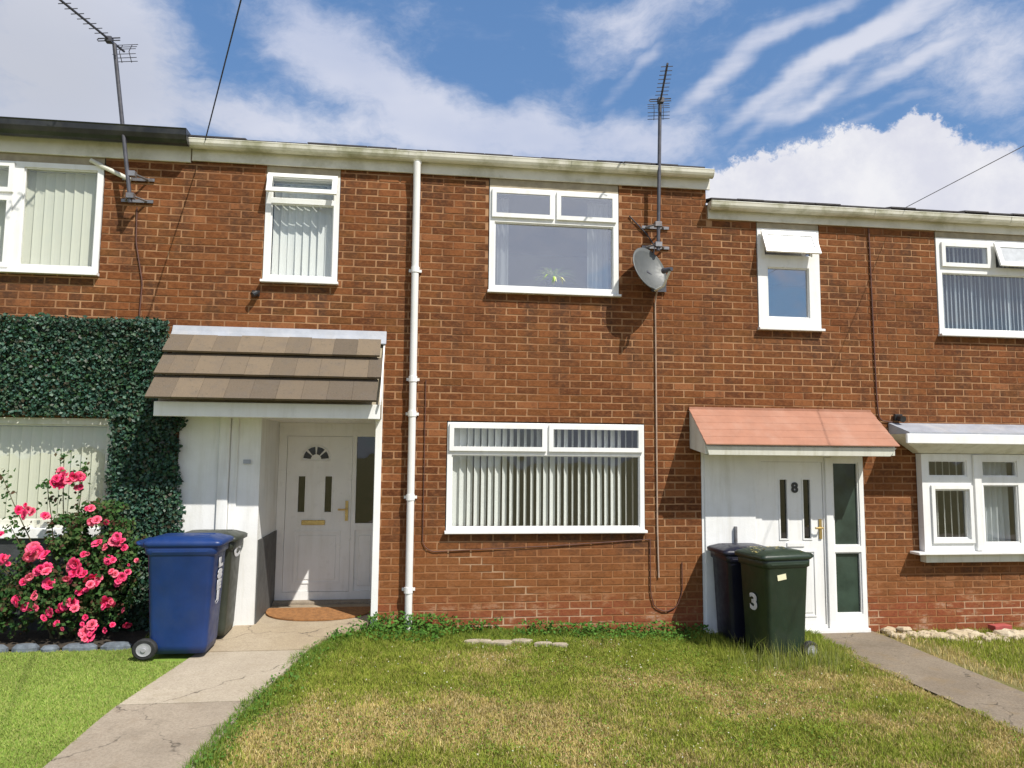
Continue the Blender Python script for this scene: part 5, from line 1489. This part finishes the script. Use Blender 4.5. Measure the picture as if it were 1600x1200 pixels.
# pale crazy paving fragments in the weeds under the window
pt = thing('paving_fragments', 'flat pale broken paving pieces lying in the grass below the window', 'paving', (.95, -.45, .08))
for k, (cx, cy, rx, ry) in enumerate([(.60, -.46, .13, .05), (.83, -.49, .12, .055), (1.02, -.44, .10, .05), (1.22, -.52, .09, .035), (1.37, -.55, .08, .035)]):
    q = random.Random(k)
    pg = [(cx + rx * math.cos(a) * q.uniform(.8, 1.1), cy + ry * math.sin(a) * q.uniform(.8, 1.1)) for a in [2 * math.pi * i / 9 for i in range(9)]]
    z = float(hh(cx, cy)) + .045
    obj('stone', MB().loft([[(x, y, z - .05) for x, y in pg], [(x, y, z - .006) for x, y in pg], [(cx + (x - cx) * .92, cy + (y - cy) * .92, z) for x, y in pg]]), M['slab_a'], pt)

# rubble at the foot of the right house wall
V, F, Cc = [], [], []
ru = thing('rubble_strip', 'heap of pale mortar lumps along the wall foot under the bay window', 'rubble', (5.8, -.25, 0))
q = random.Random(8)


def lump(cx, cy, cz, r_, mat, name='stone'):
    mb = MB(); rings = []
    ph = [q.uniform(.75, 1.2) for _ in range(9)]
    for zf, rf in ((-.5, .8), (0, 1), (.35, .85), (.5, .5)):
        rings.append([(cx + r_ * 1.35 * rf * ph[i] * math.cos(2 * math.pi * i / 9), cy + r_ * rf * ph[i] * math.sin(2 * math.pi * i / 9), cz + r_ * zf * .8 + q.uniform(-.1, .1) * r_) for i in range(9)])
    mb.loft(rings); return obj(name, mb, mat, ru)


for (cx, cy, cz, r_) in [(5.06, -.10, .04, .09), (5.13, -.14, .08, .07), (5.20, -.25, .03, .10), (5.33, -.22, .04, .10), (5.10, -.24, .02, .08), (5.45, -.30, .03, .12), (5.62, -.28, .04, .12), (5.8, -.32, .04, .13),
                         (5.98, -.35, .03, .12), (6.15, -.36, .04, .13), (6.35, -.38, .03, .13), (5.55, -.42, .01, .08), (5.75, -.46, .01, .08), (6.05, -.5, .01, .09), (6.55, -.40, .04, .14), (6.8, -.4, .04, .14), (5.28, -.08, .05, .06), (5.5, -.14, .03, .07), (5.7, -.13, .04, .08), (7.0, -.4, .04, .14)]:
    lump(cx + q.uniform(-.05, .05), cy + q.uniform(-.06, .05), cz - .012 - q.uniform(0, .015), r_ * q.uniform(.45, .95), M['rubble'])
sm2 = []
for i in range(420):
    x = q.uniform(4.95, 7.2); sm2.append((x, -.16 - .13 * (x - 5) - abs(q.gauss(0, .08)), q.uniform(.008, .042)))
mb = MB()
for x, y, r_ in sm2:
    a = q.uniform(0, 3)
    mb.loft([[(x + r_ * k_ * math.cos(a + j * 1.257), y + r_ * k_ * math.sin(a + j * 1.257), .0 + z * r_) for j in range(5)] for z, k_ in ((0, 1), (.6, 1), (1.1, .5))])
obj('crumbs', mb, M['rubble'], ru, kind='stuff')
tag(obj('red_brick', MB().box(6.14, 6.36, -.20, -.10, .015, .08, Matrix.Rotation(R(6), 3, 'Z'), (6.2, -.15, 0)), plain('red_brick', (.36, .07, .06), .8, .15, 20), bevel=.004),
    'loose red brick lying on the rubble by the right wall', 'brick')

# fallen leaves and straw on the lid of the green bin
n = 90
Pl = np.stack([rng.uniform(3.12, 3.60, n), rng.uniform(-.95, -.55, n), np.full(n, .985)], 1)
""" lid debris follows the dome of the lid """
Pl[:, 2] = .955 + .045 * np.clip(1 - np.maximum(np.abs(Pl[:, 0] - 3.36) / .30, np.abs(Pl[:, 1] + .76) / .27), 0, 1) ** .6
V, F, Cc = leaf_cloud(Pl, np.tile([[0, 0, 1.]], (n, 1)), rng.uniform(.02, .045, n), pick(n, [(0.50, 0.42, 0.15), (0.35, 0.28, 0.12), (0.60, 0.55, 0.28)]), .15, .5, .12)
g = mesh_np('fallen_leaves', V, F, M['leaf'], None, Cc)
tag(g, 'dry yellow leaves scattered on the lid of the green bin', 'leaves', kind='stuff')
